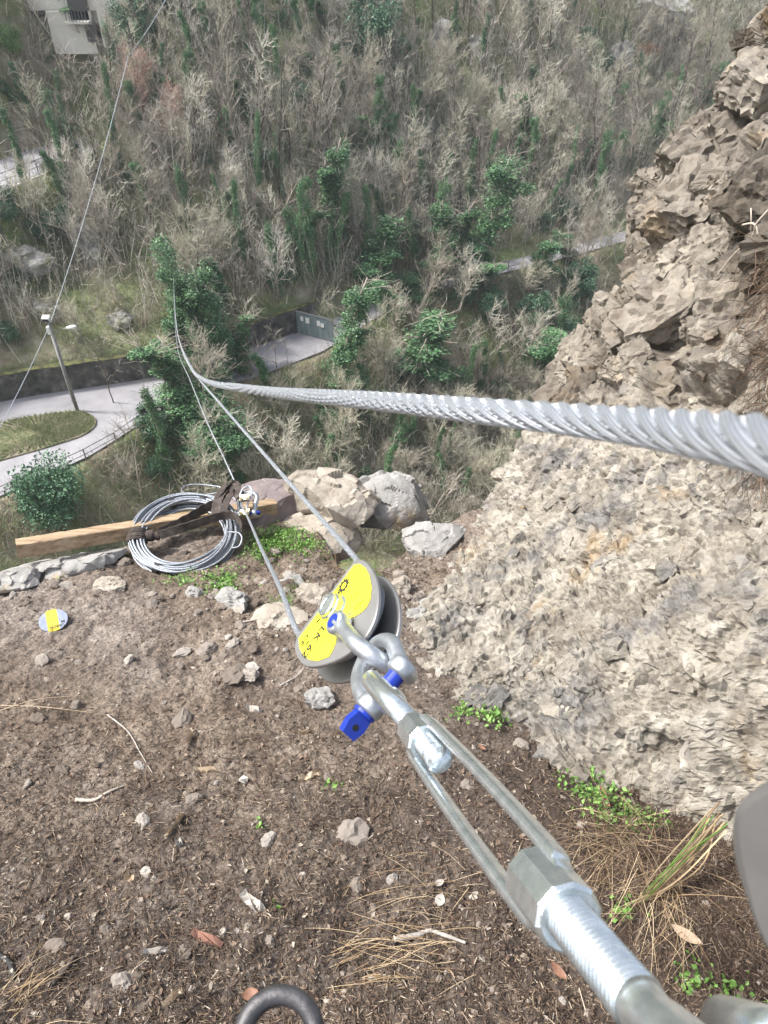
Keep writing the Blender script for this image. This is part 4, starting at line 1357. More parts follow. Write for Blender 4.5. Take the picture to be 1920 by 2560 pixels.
# broken blocks and flakes standing out of the face
gk = np.random.default_rng(404)
def block_set(n, rlo, rhi, smin, smax, asp, sub, emb, name, label, pw=1.6, cmax=None):
    Vs, Fs, o = [], [], 0
    ii, jj = np.nonzero((RW > rlo) & (RW < rhi))
    protos_ = []
    for k in range(14):
        Vk, Fk = ICO[sub]
        Vk = Vk.copy()
        cuts_ = [(np.array(v_, float), gk.uniform(.38, .55)) for v_ in ((1, 0, 0), (-1, 0, 0), (0, 1, 0), (0, -1, 0), (0, 0, 1), (0, 0, -1))]
        cuts_ += [(rand_unit(1, gk)[0], gk.uniform(.48, .66)) for _ in range(7)]
        for nn_, d_ in cuts_ + cuts_:
            nn_ = unit(nn_ + gk.normal(0, .03, 3) * 0)
            Vk = Vk - np.maximum(Vk @ nn_ - d_, 0)[:, None] * nn_
        protos_.append(Vk)
    Fk = ICO[sub][1]
    bed = np.array(Euler((.5, -.55, .4)).to_matrix())
    cnt = 0
    while cnt < n:
        a = gk.integers(0, len(ii)); r_, c_ = ii[a], jj[a]
        p0 = CLV[r_, c_]; nn = NR3[r_, c_]
        qx, qy, qf = project(p0)
        if qf < .5 or qx < 900 or qx > 2050 or qy > 2250: 
            if gk.uniform() < .9: continue
        s_ = smin + (smax - smin) * gk.uniform() ** pw
        Vb = protos_[gk.integers(0, 14)] * (np.array(asp) * gk.uniform(.7, 1.3, 3) * s_)
        R = bed @ np.array(Euler(tuple(gk.normal(0, .28, 3))).to_matrix()) @ np.array(Euler((0, 0, float(gk.choice([0, math.pi])))).to_matrix())
        Vb = Vb @ R.T
        if sub >= 3:
            vn_ = Vb / np.maximum(np.linalg.norm(Vb, axis=1)[:, None], 1e-6)
            Vb = Vb + vn_ * ((facets(Vb + p0, 9 / (s_ + .12), 7, 1.6)[0] * .10 + fbm(Vb + p0, 5 / (s_ + .1), 4, 5) * .07) * s_)[:, None]
        Vb = Vb + p0 - nn * s_ * emb
        Vs.append(Vb); Fs.append(Fk + o); o += len(Vb); cnt += 1
    return np.vstack(Vs), np.vstack(Fs)
cl_t = thing('cliff', V.mean(0), 'craggy pale limestone cliff rising on the right side of the ledge', 'cliff')
_c = bpy.data.objects['cliff_face']; _c.parent = cl_t; _c.matrix_parent_inverse = Matrix.Translation(-Vector(cl_t.location))
Vb, Fb = block_set(900, 6.8, 15.5, .05, .34, (1.3, .95, .8), 4, .27, 'x', 'x', 2.2)
mk('broken_blocks', Vb, Fb, M['cliff'], cl_t, col=np.ones(len(Vb)) * .6)['kind'] = 'stuff'
Vb, Fb = block_set(1600, 6.6, 15.5, .02, .07, (1.2, .8, .5), 2, .12, 'x', 'x')
mk('rock_chips', Vb, Fb, M['cliff'], cl_t, col=np.ones(len(Vb)) * .6)['kind'] = 'stuff'
Vb, Fb = block_set(1500, .8, 8.2, .014, .10, (1.3, .85, .6), 3, .27, 'x', 'x', 3.0)
mk('rock_flakes', Vb, Fb, M['cliff'], cl_t, col=np.zeros(len(Vb)))['kind'] = 'stuff'
CPX = None
def cliff_at(px, py):
    """nearest point of the cliff surface to a ray"""
    r = unit(ray(px, py))
    q = CLV[::3, ::3].reshape(-1, 3)
    t = q @ r
    d = np.linalg.norm(q - t[:, None] * r, axis=1) + t * .004
    return q[np.argmin(np.where(t > 0, d, 9e9))]

# ------------------------------------------------------------------ boulders at the lip of the ledge
M['pinkrock'] = mat('pink_rock', [(0.3, (.17, .14, .135)), (0.6, (.25, .21, .205)), (0.8, (.33, .29, .28))], scale=9, detail=12, bump=.6, bscale=60, bdist=.006, rough=.9)
M['tanrock'] = mat('tan_rock', [(0.3, (.22, .185, .15)), (0.5, (.37, .33, .275)), (0.75, (.50, .46, .40))], scale=5, detail=12, bump=1, bscale=30, bdist=.01, rough=.9)
M['paleg'] = mat('pale_grey_rock', [(0.3, (.20, .195, .185)), (0.5, (.32, .31, .295)), (0.75, (.44, .43, .41))], scale=6, detail=12, bump=1, bscale=36, bdist=.008, rough=.9,
                 cols2=[(.3, (.26, .20, .12)), (.7, (.38, .31, .20))], scale2=3, mix=(.58, .66))
def lip_rock(c, size, seed, mt, lab, rz=0, tilt=(0, 0), fac=.5, cuts=8, sub=5, rough=.05):
    V, F = rock_mesh(size, seed, sub, fac, cuts, rough)
    V = rotz(V, rz, tilt)
    o = mk('boulder', V, F, mt, local=True)
    o.location = tuple(c)
    return tag(o, lab, 'rock')
lip_rock(P(672, 1268, 4.15), (.27, .24, .14), 3, M['pinkrock'], 'smooth flat pinkish boulder behind the shackle and timber end', .2, (-.25, .1), .15, 4, rough=.03)
lip_rock(P(825, 1266, 4.1), (.33, .26, .20), 5, M['tanrock'], 'tan angular boulder in the middle of the lip, under the upper cable', -.35, (-.3, .15), .5, 7)
lip_rock(P(968, 1268, 4.3), (.25, .24, .20), 9, M['paleg'], 'grey rounded boulder hanging over the gap, right of the tan one', .3, (-.2, .1), .5, 6)
lip_rock(P(790, 1360, 4.0), (.26, .2, .16), 10, M['tanrock'], 'shadowed brown rock face under the tan boulder', .1, (0, 0), .6, 7)
lip_rock(P(1085, 1362, 3.75), (.19, .18, .14), 12, M['paleg'], 'pale blue grey boulder on the rubble beside the gap', .1, (-.2, .1), .4, 7)
lip_rock(P(150, 1418, 3.52), (.36, .12, .05), 15, M['paleg'], 'long flat limestone slab under the overhanging timber', .25, (-.3, -.1), .6, 7)
lip_rock(P(20, 1448, 3.38), (.15, .09, .05), 16, M['paleg'], 'cracked grey rock at the left frame edge of the lip', .1, (-.2, 0), .8, 9)
for px, py, s, seed, lab in [(725, 1455, .075, 21, 'flat bluish grey stone between the two steep cables'), (795, 1500, .075, 22, 'upright brownish block beside the yellow pulley'),
        (765, 1490, .07, 28, 'pale wedge stone leaning on the upright block'), (590, 1512, .1, 23, 'long flat pale stone left of the lower cable'), (700, 1550, .12, 24, 'large flat brown stone under the lower cable'),
        (492, 1485, .05, 25, 'pale angular stone below the cable coil'), (1010, 1475, .06, 26, 'brown cube shaped stone right of the pulley'), (1045, 1540, .06, 27, 'wedge shaped tan stone near the cliff foot'),
        (800, 1755, .07, 29, 'brown rough stone on the dirt left of the blue pin'), (275, 1465, .08, 30, 'flat slab stone on the upper left of the ledge'),
        (1075, 1510, .06, 31, 'white flat stone by the rubble at the cliff foot'), (965, 1480, .035, 32, 'small grey stone just right of the far pulley plate')]:
    p0 = on_ledge(px, py)
    flat_ = .35 if 'flat' in lab else .75
    V, F = rock_mesh((s, s * .75, s * flat_), seed, 3, .8, 9, .04)
    V = rotz(V, random.uniform(-.6, .6))
    o = mk('stone', V, F, M['paleg'] if seed % 2 else M['tanrock'], local=True); o.location = (p0[0], p0[1], p0[2] + s * flat_ * .3)
    tag(o, lab, 'stone')

# ------------------------------------------------------------------ loose stones (countable), pebbles and litter (not)
M['stone'] = mat('loose_stone', [(0, (.12, .095, .075)), (0.4, (.19, .16, .135)), (0.8, (.28, .25, .22)), (1, (.36, .34, .31))], src='object', bump=.6, bscale=120, bdist=.003, rough=.9)
protos = []
for k in range(8):
    V, F = rock_mesh((1, .75, .42 + .05 * (k % 3)), 400 + k, 2, .9, 9, .05)
    V[:, 2] += .1
    protos.append(mk('loose_stone', V * .02, F, M['stone'], local=True))
g = np.random.default_rng(77)
n_st = 0; firsts = set()
while n_st < 170:
    if n_st < 120: px, py = g.normal(760, 330), g.uniform(1380, 1700)
    else: px, py = g.uniform(0, 1500), g.uniform(1480, 2540)
    if not (0 < px < 1900): continue
    p0 = at_ledge(px, py)
    if p0[1] > np.interp(p0[0], ex_, ey_) - .03: continue
    z0 = gz(p0[0], p0[1])
    k = int(g.integers(0, 8)); pr = protos[k]
    if k in firsts:
        o = pr.copy(); COL.objects.link(o)
    else:
        o = pr; firsts.add(k)
    s = float(np.exp(g.normal(-.05, .42))) * (1.35 if py < 1700 else 1)
    o.location = (p0[0], p0[1], z0); o.scale = (s, s, s)
    o.rotation_euler = (g.normal(-.1, .25), g.normal(0, .25), g.uniform(0, 6.28))
    LM2 = [(840,1560,'pulley'),(465,1400,'cable coil'),(130,1550,'round sticker'),(830,1790,'blue shackle pin'),(980,2000,'turnbuckle body'),(650,2480,'dark ring'),(560,1930,'level splinter'),(630,2260,'grey bark strip'),(1075,2330,'gnarled stick'),(680,1480,'lower cable'),(250,1990,'crooked twig'),(500,2350,'reddish bark curl'),(1250,2300,'threaded rod'),(1050,1500,'cliff foot rubble'),(150,2440,'dark rotten twig'),(330,1800,'thin curved stem'),(120,1780,'straw stalks'),(320,2200,'square ended chip'),(250,1640,'dirt between sticker and pulley')]
    tag(o, ['pale','angular','flat','broken','chunky','jagged','squat','wedge shaped'][k] + ' little stone ' + near_label(px, py, LM2), 'stone', 'loose stones on the ledge')
    if 0: tag(o, 'small broken limestone chip in the rubble round the pulley', 'stone', 'stone chips in the rubble round the pulley')
    n_st += 1

def scatter_px(n, fn):
    px = g.uniform(-80, 2000, n); py = 1380 + 1260 * g.uniform(0, 1, n)
    x = (px - 960) / FPX; u = (1280 - py) / FPX
    ry = CP + u * SP; rz = -SP + u * CP
    t = -1.9 / (rz + .25 * ry)
    X = x * t; Yy = ry * t
    ok = (Yy < np.interp(X, ex_, ey_) - .01) & (g.uniform(size=n) < fn(px, py))
    X, Yy, px, py = X[ok], Yy[ok], px[ok], py[ok]
    return np.stack([X, Yy, ledge_z(X, Yy)], 1), px, py
# pebbles
def peb_d(px, py):
    r = np.exp(-((px - 900) / 380) ** 2 - ((py - 1480) / 190) ** 2)
    return .10 + .9 * r
C, px, py = scatter_px(60000, peb_d)
g.shuffle(C)
bv, bf = ICO[1]
def lumps(C, size, gg, flat=.6):
    m = len(C)
    sc = size[:, None] * gg.uniform(.55, 1.2, (m, 3)) * [1, 1, flat]
    jit = gg.uniform(.6, 1.25, (m, len(bv), 1))
    A = gg.uniform(0, 6.28, m); ca, sa = np.cos(A), np.sin(A)
    v = bv[None] * jit * sc[:, None, :]
    x = v[:, :, 0] * ca[:, None] - v[:, :, 1] * sa[:, None]; y = v[:, :, 0] * sa[:, None] + v[:, :, 1] * ca[:, None]
    v = np.stack([x, y, v[:, :, 2]], 2) + C[:, None, :]
    F = bf[None] + (np.arange(m) * len(bv))[:, None, None]
    return v.reshape(-1, 3), F.reshape(-1, 3)
C = C[:24000]
rub_ = np.exp(-((C[:, 0] + .05) / .75) ** 2 - ((C[:, 1] - 2.35) / .5) ** 2)
V, F = lumps(C + [0, 0, .001], np.exp(g.normal(-5.6, .5, len(C)) + .55 * rub_), g)
M['pebble'] = mat('pebbles', [(0, (.07, .052, .038)), (0.5, (.145, .112, .085)), (0.85, (.23, .19, .155)), (1, (.38, .345, .30))], src='island', rough=.9)
tag(mk('gravel', V, F, M['pebble']), 'fine gravel and dirt crumbs strewn over the ledge', 'gravel', kind='stuff')
# litter: needles, straws, bark bits
C, px, py = scatter_px(70000, lambda a, b: np.where((a < 500) & (b < 1750), .12, .2 + .8 * sstep(1600, 2000, b)))
C = C[g.permutation(len(C))[:30000]]
m = len(C)
A_ = g.uniform(0, 6.28, m); Ls = np.exp(g.normal(-4.1, .55, m))
d = np.stack([np.cos(A_), np.sin(A_) , -.25 * np.sin(A_) + g.normal(0, .12, m)], 1)
a = C + [0, 0, .004] - d * (Ls / 2)[:, None]; b_ = C + [0, 0, .005] + d * (Ls / 2)[:, None]
midp = (a + b_) / 2 + g.normal(0, .08, (m, 3)) * Ls[:, None] + [0, 0, .002]
rr = g.uniform(.0005, .0014, m)
V1, F1 = prisms(a, midp, rr, rr); V2, F2 = prisms(midp, b_, rr, rr * .5)
M['litter'] = mat('plant_litter', [(0, (.03, .02, .014)), (0.5, (.085, .058, .04)), (0.8, (.18, .125, .085)), (0.94, (.34, .26, .175)), (1, (.50, .44, .36))], src='island', rough=.85)
tag(mk('needle_litter', np.vstack([V1, V2]), np.vstack([F1, F2 + len(V1)]), M['litter']), 'dry needles, straws and rootlets littering the dirt', 'litter', kind='stuff')
# dead leaf and bark flakes
C, px, py = scatter_px(16000, lambda a, b: np.where(b < 1700, .08, .5))
C = C[g.permutation(len(C))[:2000]]
V, F = leaves(C + [0, 0, .004], .018, g, up=2.5, aspect=.6)
tag(mk('leaf_litter', V, F, mat('leaf_flakes', [(0, (.07, .04, .028)), (0.5, (.15, .10, .07)), (0.85, (.24, .185, .14)), (1, (.38, .33, .27))], src='island', rough=.8)), 'flakes of dead leaves and bark on the dirt', 'litter', kind='stuff')

# wood chips and sticks one can pick out
M['chip'] = mat('wood_chip', [(0.3, (.33, .24, .15)), (0.7, (.52, .42, .30))], scale=30, stretch=(.2, 3, 3), rough=.8)
M['chipgrey'] = mat('weathered_chip', [(0.3, (.30, .27, .24)), (0.7, (.48, .45, .41))], scale=40, rough=.85)
M['chipred'] = mat('red_bark', [(0.3, (.20, .10, .07)), (0.7, (.34, .19, .14))], scale=40, rough=.8)
def chip(px, py, L, w, ang, m, lab, cat='wood chip', th=.005, name='wood_chip'):
    p0 = on_ledge(px, py, .006)
    gg = np.random.default_rng(int(px * 7 + py))
    n = 9
    s = np.linspace(-.5, .5, n) * L
    up = w / 2 * gg.uniform(.75, 1.15, n); lo = -w / 2 * gg.uniform(.75, 1.15, n)
    out = np.vstack([np.c_[s, lo], np.c_[s[::-1], up[::-1]]])
    ca, sa = math.cos(ang), math.sin(ang)
    o3 = [p0 + np.array((x * ca - y * sa, x * sa + y * ca, -.25 * (x * sa + y * ca) + .012 * math.sin(9 * x / L))) for x, y in out]
    V, F = prism_poly(o3, (0, .24, .97), th)
    return tag(mk(name, V, F, m), lab, cat)
chip(520, 1928, .085, .011, .0, M['chip'], 'pale splinter of wood lying level on the dirt')
chip(775, 1940, .075, .018, .35, M['chip'], 'pale broken wood chip right of the level splinter')
chip(632, 2262, .075, .026, -.65, M['chipgrey'], 'grey cracked bark strip in the middle foreground')
chip(328, 2198, .035, .016, -.5, M['chip'], 'short square ended wood chip in the lower left')
chip(520, 2350, .085, .018, -.35, M['chipred'], 'reddish curl of bark in the lower foreground')
chip(442, 2065, .10, .007, 1.2, M['chip'], 'narrow upright splinter left of centre foreground')
chip(480, 1850, .08, .007, 1.5, M['chip'], 'slim straw coloured sliver above the level splinter')
chip(765, 1828, .05, .008, .25, M['chip'], 'thin chip just below the blue shackle pin')
chip(635, 1772, .06, .02, -.25, M['chipgrey'], 'white grey wood flake left of the brown stone')
chip(610, 1945, .03, .022, 1.1, mat('bleached', [(.3, (.6, .57, .5)), (.7, (.75, .72, .66))], scale=30, rough=.8), 'bleached white chip beside the level splinter')
chip(450, 2110, .02, .018, .4, M['chipgrey'], 'small cream coloured triangle of bark')
chip(435, 2500, .05, .014, .8, M['chip'], 'wood chip near the bottom edge')
chip(392, 2380, .06, .012, .1, M['chipgrey'], 'flat grey brown bark strip in the lower left')
def stick(pts, r, m, lab, name='stick', cat='stick'):
    q = catmull([on_ledge(x, y, .008 + (z if len(t) > 2 else 0)) for t in pts for x, y, z in [(t + (0,))[:3]]], 10)
    gg = np.random.default_rng(len(lab))
    rad = np.linspace(r, r * .5, len(q)) * gg.uniform(.8, 1.25, len(q))
    V, F = tube(q, rad, 7)
    return tag(mk(name, V, F, m, smooth=True), lab, cat)
stick([(985, 2350), (1040, 2335), (1075, 2322), (1110, 2335), (1165, 2355)], .008, M['chipgrey'], 'gnarled grey brown stick beside the turnbuckle')
stick([(190, 2000), (235, 2000), (270, 1985), (310, 1965)], .006, M['bark'], 'crooked brown twig in the left foreground')
stick([(270, 1790), (320, 1830), (350, 1880), (380, 1930)], .0025, M['chipgrey'], 'long thin pale stem curving over the dirt')
stick([(130, 2460), (160, 2425), (185, 2390)], .007, M['bark_dark'], 'dark rotten twig at the lower left')
stick([(700, 1715), (740, 1690), (760, 1672)], .004, M['chipgrey'], 'bleached root end left of the pulley')
stick([(605, 1560), (660, 1548), (710, 1532)], .005, M['bark'], 'brown twig under the lower cable')
stick([(300, 2540), (330, 2440), (370, 2400)], .003, M['bark'], 'thin bent stem near the bottom left')
stick([(0, 1760, .02), (110, 1770, .03), (240, 1790, .01)], .0016, M['chip'], 'fine straw stalks fanning in from the left edge')
stick([(0, 1775, .02), (90, 1755, .03), (190, 1745, .01)], .0016, M['chip'], 'second straw stalk at the left edge, the upper one')

# fallen leaves by themselves
def leaf_obj(px, py, L, w, ang, m, lab, lift=.01, curl=.25):
    p0 = on_ledge(px, py, lift)
    n = 10; s = np.linspace(0, 1, n)
    ww = w * np.sin(np.pi * np.clip(s * .95 + .03, 0, 1)) ** .8
    ca, sa = math.cos(ang), math.sin(ang)
    V = []
    for k in range(n):
        for side in (-1, 0, 1):
            x = (s[k] - .5) * L; y = side * ww[k] / 2
            z = curl * (abs(side) * w * .5 + (s[k] - .5) ** 2 * L) 
            V.append(p0 + np.array((x * ca - y * sa, x * sa + y * ca, z)))
    F = []
    for k in range(n - 1):
        for a in (0, 1):
            F.append((k * 3 + a, k * 3 + a + 1, k * 3 + a + 4, k * 3 + a + 3))
    return tag(mk('fallen_leaf', V, np.array(F), m, smooth=True), lab, 'leaf')
M['deadleaf'] = mat('dead_leaf', [(.3, (.42, .30, .2)), (.7, (.6, .47, .34))], scale=60, rough=.6)
M['rustleaf'] = mat('rust_leaf', [(.3, (.16, .075, .045)), (.7, (.27, .14, .085))], scale=60, rough=.6)
leaf_obj(1718, 2335, .075, .028, -.6, M['deadleaf'], 'curled tan leaf lying on the dark root mound', .03)
leaf_obj(1508, 1980, .04, .012, -1.2, M['rustleaf'], 'rusty folded leaf in the weeds at the cliff foot', .02)
leaf_obj(1515, 2010, .035, .014, -1.3, M['rustleaf'], 'second rusty leaf just below the folded one', .02)
leaf_obj(1395, 2430, .05, .022, -.9, M['rustleaf'], 'dark red brown leaf left of the threaded rod', .01)
leaf_obj(625, 2485, .04, .028, .3, M['rustleaf'], 'reddish crumpled leaf above the dark ring')
leaf_obj(1205, 1870, .03, .012, -.7, M['rustleaf'], 'small orange leaf beside the turnbuckle body')
leaf_obj(1098, 2208, .03, .018, .4, M['chipgrey'], 'white flaky scrap beside the lower turnbuckle bar')
leaf_obj(1100, 2250, .035, .028, 1.2, M['chipgrey'], 'grey papery leaf under the white scrap')

# ------------------------------------------------------------------ weeds, grass tufts, roots
M['weed'] = mat('weed_green', [(0, (.08, .17, .03)), (1, (.22, .40, .09))], src='island', rough=.5)
M['straw'] = mat('dry_straw', [(0, (.22, .14, .08)), (0.5, (.42, .30, .17)), (1, (.62, .5, .33))], src='island', rough=.8)
M['root'] = mat('rootlets', [(0, (.05, .032, .022)), (0.6, (.13, .085, .055)), (0.9, (.24, .17, .12)), (1, (.40, .33, .25))], src='island', rough=.9)
M['paleroot'] = mat('pale_root', [(0.3, (.42, .36, .29)), (.7, (.58, .52, .44))], scale=20, rough=.8)
def weed(c, r, n, lab, size=.011, name='weed', h=.03, grp=None):
    gg = np.random.default_rng(int(abs(c[0]) * 997 + abs(c[1]) * 131) + n)
    C = np.asarray(c) + gg.normal(0, 1, (n, 3)) * [r * .5, r * .5, 0]
    C[:, 2] = ledge_z(C[:, 0], C[:, 1]) + gg.uniform(.1, 1, n) ** 1.5 * h if name != 'cliff_weed' else C[:, 2] + gg.normal(0, r * .4, n)
    mb = MB(); mb.add(*leaves(C, size, gg, up=1.2, aspect=.7))
    foot = C.copy(); foot[:, 2] -= h * .7; foot[:, :2] += gg.normal(0, .006, (n, 2))
    k = slice(0, n, 3)
    mb.add(*prisms(foot[k], C[k], .0008, .0005))
    mb.add(*prisms(np.broadcast_to(np.asarray(c) - [0, 0, .004], foot.shape), foot, .0006, .0006)); mb.add(*prisms(foot, C, .0006, .0004))
    return tag(mb.build(name, M['weed']), lab, 'weed', grp)
for px, py, r, n, lab in [(700, 1345, .16, 900, 'carpet of bright green chickweed on the lip below the boulders'), (660, 1375, .1, 350, 'chickweed patch just right of the coil'),
        (765, 1365, .11, 320, 'thin chickweed under the tan boulder'), (545, 1455, .11, 300, 'green weeds below the cable coil'), (555, 1478, .06, 160, 'bright weed clump above the long pale stone'),
        (450, 1450, .1, 110, 'sparse weeds left of the coil front'), (170, 1420, .08, 90, 'tiny weeds on the upper left slab'), (300, 1390, .1, 90, 'scattered weeds beside the timber'),
        (1470, 1970, .09, 200, 'round leafed weeds at the foot of the pale cliff'), (1530, 2030, .09, 240, 'fresh green weeds under the rusty leaves'), (1620, 2050, .05, 90, 'weed sprig right of the fresh green weeds'),
        (1235, 1795, .06, 110, 'green weeds where the cliff crack meets the dirt'), (1160, 1785, .06, 60, 'thin weeds right of the turnbuckle top'), (1555, 2280, .03, 50, 'yellow green weed sprig on the root mound'),
        (1735, 2440, .04, 40, 'little clover like sprig at the lower right'), (1820, 2500, .04, 60, 'light green sprig near the bottom right corner'), (830, 1975, .03, 14, 'grass seedlings right of the broken chip'),
        (655, 2065, .02, 7, 'single small green leaf cluster in mid foreground'), (700, 2270, .02, 6, 'tiny green seedling by the grey bark strip')]:
    weed(on_ledge(px, py), r, n, lab, .013 if py < 1500 else .016)
def tuft(px, py, n, L, m, lab, lean=(0, 0), w=.0022, spread=.6, name='grass_tuft', cat='grass', rad=.012, base=None):
    c = on_ledge(px, py) if base is None else np.asarray(base)
    gg = np.random.default_rng(int(px * 3 + py))
    mb = MB()
    for k in range(n):
        b = c + np.append(gg.normal(0, rad, 2), 0)
        d = unit(np.array((gg.normal(0, spread) + lean[0], gg.normal(0, spread) + lean[1], 1.0)))
        l = L * gg.uniform(.5, 1.15)
        q = [b]
        for s in range(7):
            d = unit(d + [0, 0, -.16] + gg.normal(0, .05, 3))
            q.append(q[-1] + d * l / 7)
        mb.add(*tube(q, np.linspace(w / 2, w * .15, 8), 3, caps=False))
    return tag(mb.build(name, m), lab, cat)
tuft(752, 1480, 26, .10, M['weed'], 'green grass tuft in front of the flat bluish stone', spread=.5)
tuft(690, 1520, 30, .10, M['weed'], 'green grass tuft beside the lower cable', spread=.5)
tuft(720, 1505, 18, .08, M['weed'], 'small grass tuft between the steep cables', spread=.6)
tuft(935, 1440, 26, .11, M['weed'], 'bright grass at the gap behind the pulley', spread=.6)
tuft(840, 1420, 16, .30, M['straw'], 'long dry grass stalks arching over the gap', spread=.5, w=.0018)
tuft(905, 1420, 14, .26, M['straw'], 'dry bent stalks behind the pulley', spread=.7, w=.0018)
tuft(1610, 2130, 260, .20, M['root'], 'dense tuft of brown dead grass at the cliff foot', lean=(-.4, -.5), spread=.7, w=.0018, rad=.05)
tuft(1660, 2190, 240, .20, M['root'], 'dark wiry grass clump beside the grey foreground plate', lean=(.1, -.8), spread=.8, w=.0018, rad=.05)
if 0: tuft(1780, 2060, 40, .33, M['straw'], 'straw coloured sedge blades sweeping down to the left', lean=(-1.6, -1.4), spread=.14, w=.004, rad=.008)
if 0: tuft(1790, 2070, 14, .30, M['weed'], 'few green sedge blades among the straw coloured ones', lean=(-1.4, -1.5), spread=.22, w=.004, rad=.008)
tuft(1585, 2140, 110, .22, M['straw'], 'pale dry stalks standing in the brown tuft at the cliff foot', lean=(-.5, -.6), spread=.7, w=.0018, rad=.06)
tuft(1700, 2240, 70, .2, M['straw'], 'pale dry stalks in front of the dark wiry clump', lean=(-.6, -.8), spread=.8, w=.0018, rad=.05)
tuft(1130, 2290, 60, .22, M['straw'], 'dry straw scattered across the gnarled stick', lean=(-2.8, .2), spread=.9, w=.0018, rad=.08)
tuft(1500, 2140, 60, .16, M['straw'], 'pale dry grass by the side of the turnbuckle body', lean=(-.5, -.3), spread=.9, w=.0016, rad=.05)
tuft(930, 2450, 70, .22, M['straw'], 'dry straw sheaf lying to the right of the dark ring', lean=(-2.8, -1.2), spread=.5, w=.0022, rad=.06)
tuft(1050, 2430, 60, .22, M['straw'], 'flattened straw beside the threaded rod', lean=(-3, .3), spread=.6, w=.0022, rad=.07)
tuft(40, 2520, 30, .16, M['straw'], 'straw wisps in the bottom left corner', lean=(1.5, 1.2), spread=.6, w=.002, rad=.03)
def blades(n, m, lab, seed, w):
    gg = np.random.default_rng(seed); mb = MB()
    b0 = on_ledge(1592, 2262)
    for k in range(n):
        t0, t1 = 1690 + gg.normal(0, 18), 2165 + gg.normal(0, 14)
        e0, e1_ = 1795 + gg.normal(0, 14), 2050 + gg.normal(0, 18)
        a = b0 + gg.normal(0, .006, 3)
        dd = np.linalg.norm(b0) / np.linalg.norm(ray(1592, 2262))
        q = catmull([a, P(t0, t1, dd - .10 + gg.normal(0, .01)), P(e0, e1_, dd - .08 + gg.normal(0, .02))], 8)
        mb.add(*tube(q, np.linspace(w * .5, w, len(q)) / 2, 3, caps=False))
    tag(mb.build('sedge_blades', m), lab, 'grass')
blades(16, M['straw'], 'straw coloured sedge blades sweeping down to the left by the grey plate', 3, .0045)
blades(4, M['weed'], 'few green sedge blades among the straw coloured ones', 4, .004)
# root mat of the mound
m = 9000
C = np.stack([g.normal(.93, .17, m), g.normal(.74, .17, m)], 1)
C = np.c_[C, ledge_z(C[:, 0], C[:, 1])]
d = rand_unit(m, g) * [1, 1, .45]; Ls = g.uniform(.01, .05, m)[:, None]
mp = C + d * Ls * .5 + g.normal(0, .004, (m, 3)) + [0, 0, .006]
e = mp + (d + rand_unit(m, g) * .8) * Ls * .5
V1, F1 = prisms(C, mp, .0007, .0006); V2, F2 = prisms(mp, e, .0006, .0003)
tag(mk('root_mat', np.vstack([V1, V2]), np.vstack([F1, F2 + len(V1)]), M['root']), 'tangled rootlets over the dark mound in the lower right', 'roots', kind='stuff')

# hanging root curtain on the cliff, right frame edge
mb = MB()
gg = np.random.default_rng(5)
for k in range(520):
    u = gg.uniform(0, 1)
    px0 = 1955 + gg.normal(0, 30) - 12 * u; py0 = 560 + 620 * u
    dep = np.interp(py0, [560, 750, 1100, 1300], [3.15, 2.95, 2.55, 2.3])
    p0 = P(px0, py0, dep - gg.uniform(.0, .12))
    q = [p0]; d = np.array((-.55, -.1, -.8)) + gg.normal(0, .5, 3)
    L_ = gg.uniform(.08, .34)
    for s in range(8):
        d = unit(d + gg.normal(0, .25, 3) + [.02, 0, -.12]); q.append(q[-1] + d * L_ / 8)
    mb.add(*tube(q, np.linspace(.0016, .0006, 9), 3, caps=False))
tag(mb.build('hanging_roots', M['root']), 'curtain of brown hanging roots at the right edge of the cliff', 'roots', kind='stuff')
def root(pts, r, lab, m=None):
    q = catmull([P(*p) for p in pts], 8)
    V, F = tube(q, np.linspace(r, r * .5, len(q)), 7)
    tag(mk('bare_root', V, F, m or M['paleroot'], smooth=True), lab, 'root')
root([(1815, 528, 3.45), (1825, 545, 3.4), (1835, 575, 3.45)], .006, 'short pale root stub sticking out under the overhang')
root([(1925, 430, 3.1), (1900, 465, 3.2), (1870, 485, 3.3), (1845, 492, 3.35)], .005, 'thin curved pale root at the right edge')
root([(1875, 495, 3.2), (1878, 540, 3.15), (1876, 600, 3.2)], .004, 'straight pale root hanging beside the root stub')
root([(1925, 520, 3.0), (1890, 560, 3.05), (1880, 590, 3.1), (1830, 640, 3.2), (1790, 690, 3.3)], .004, 'forked twig lying over the dark hollow')
root([(1855, 562, 3.2), (1885, 560, 3.1), (1895, 590, 3.1), (1888, 610, 3.1)], .005, 'hooked pale root next to the forked twig')
weed(P(1678, 695, 3.75), .02, 10, 'tiny green seedling growing on the cliff face', .025, 'cliff_weed')

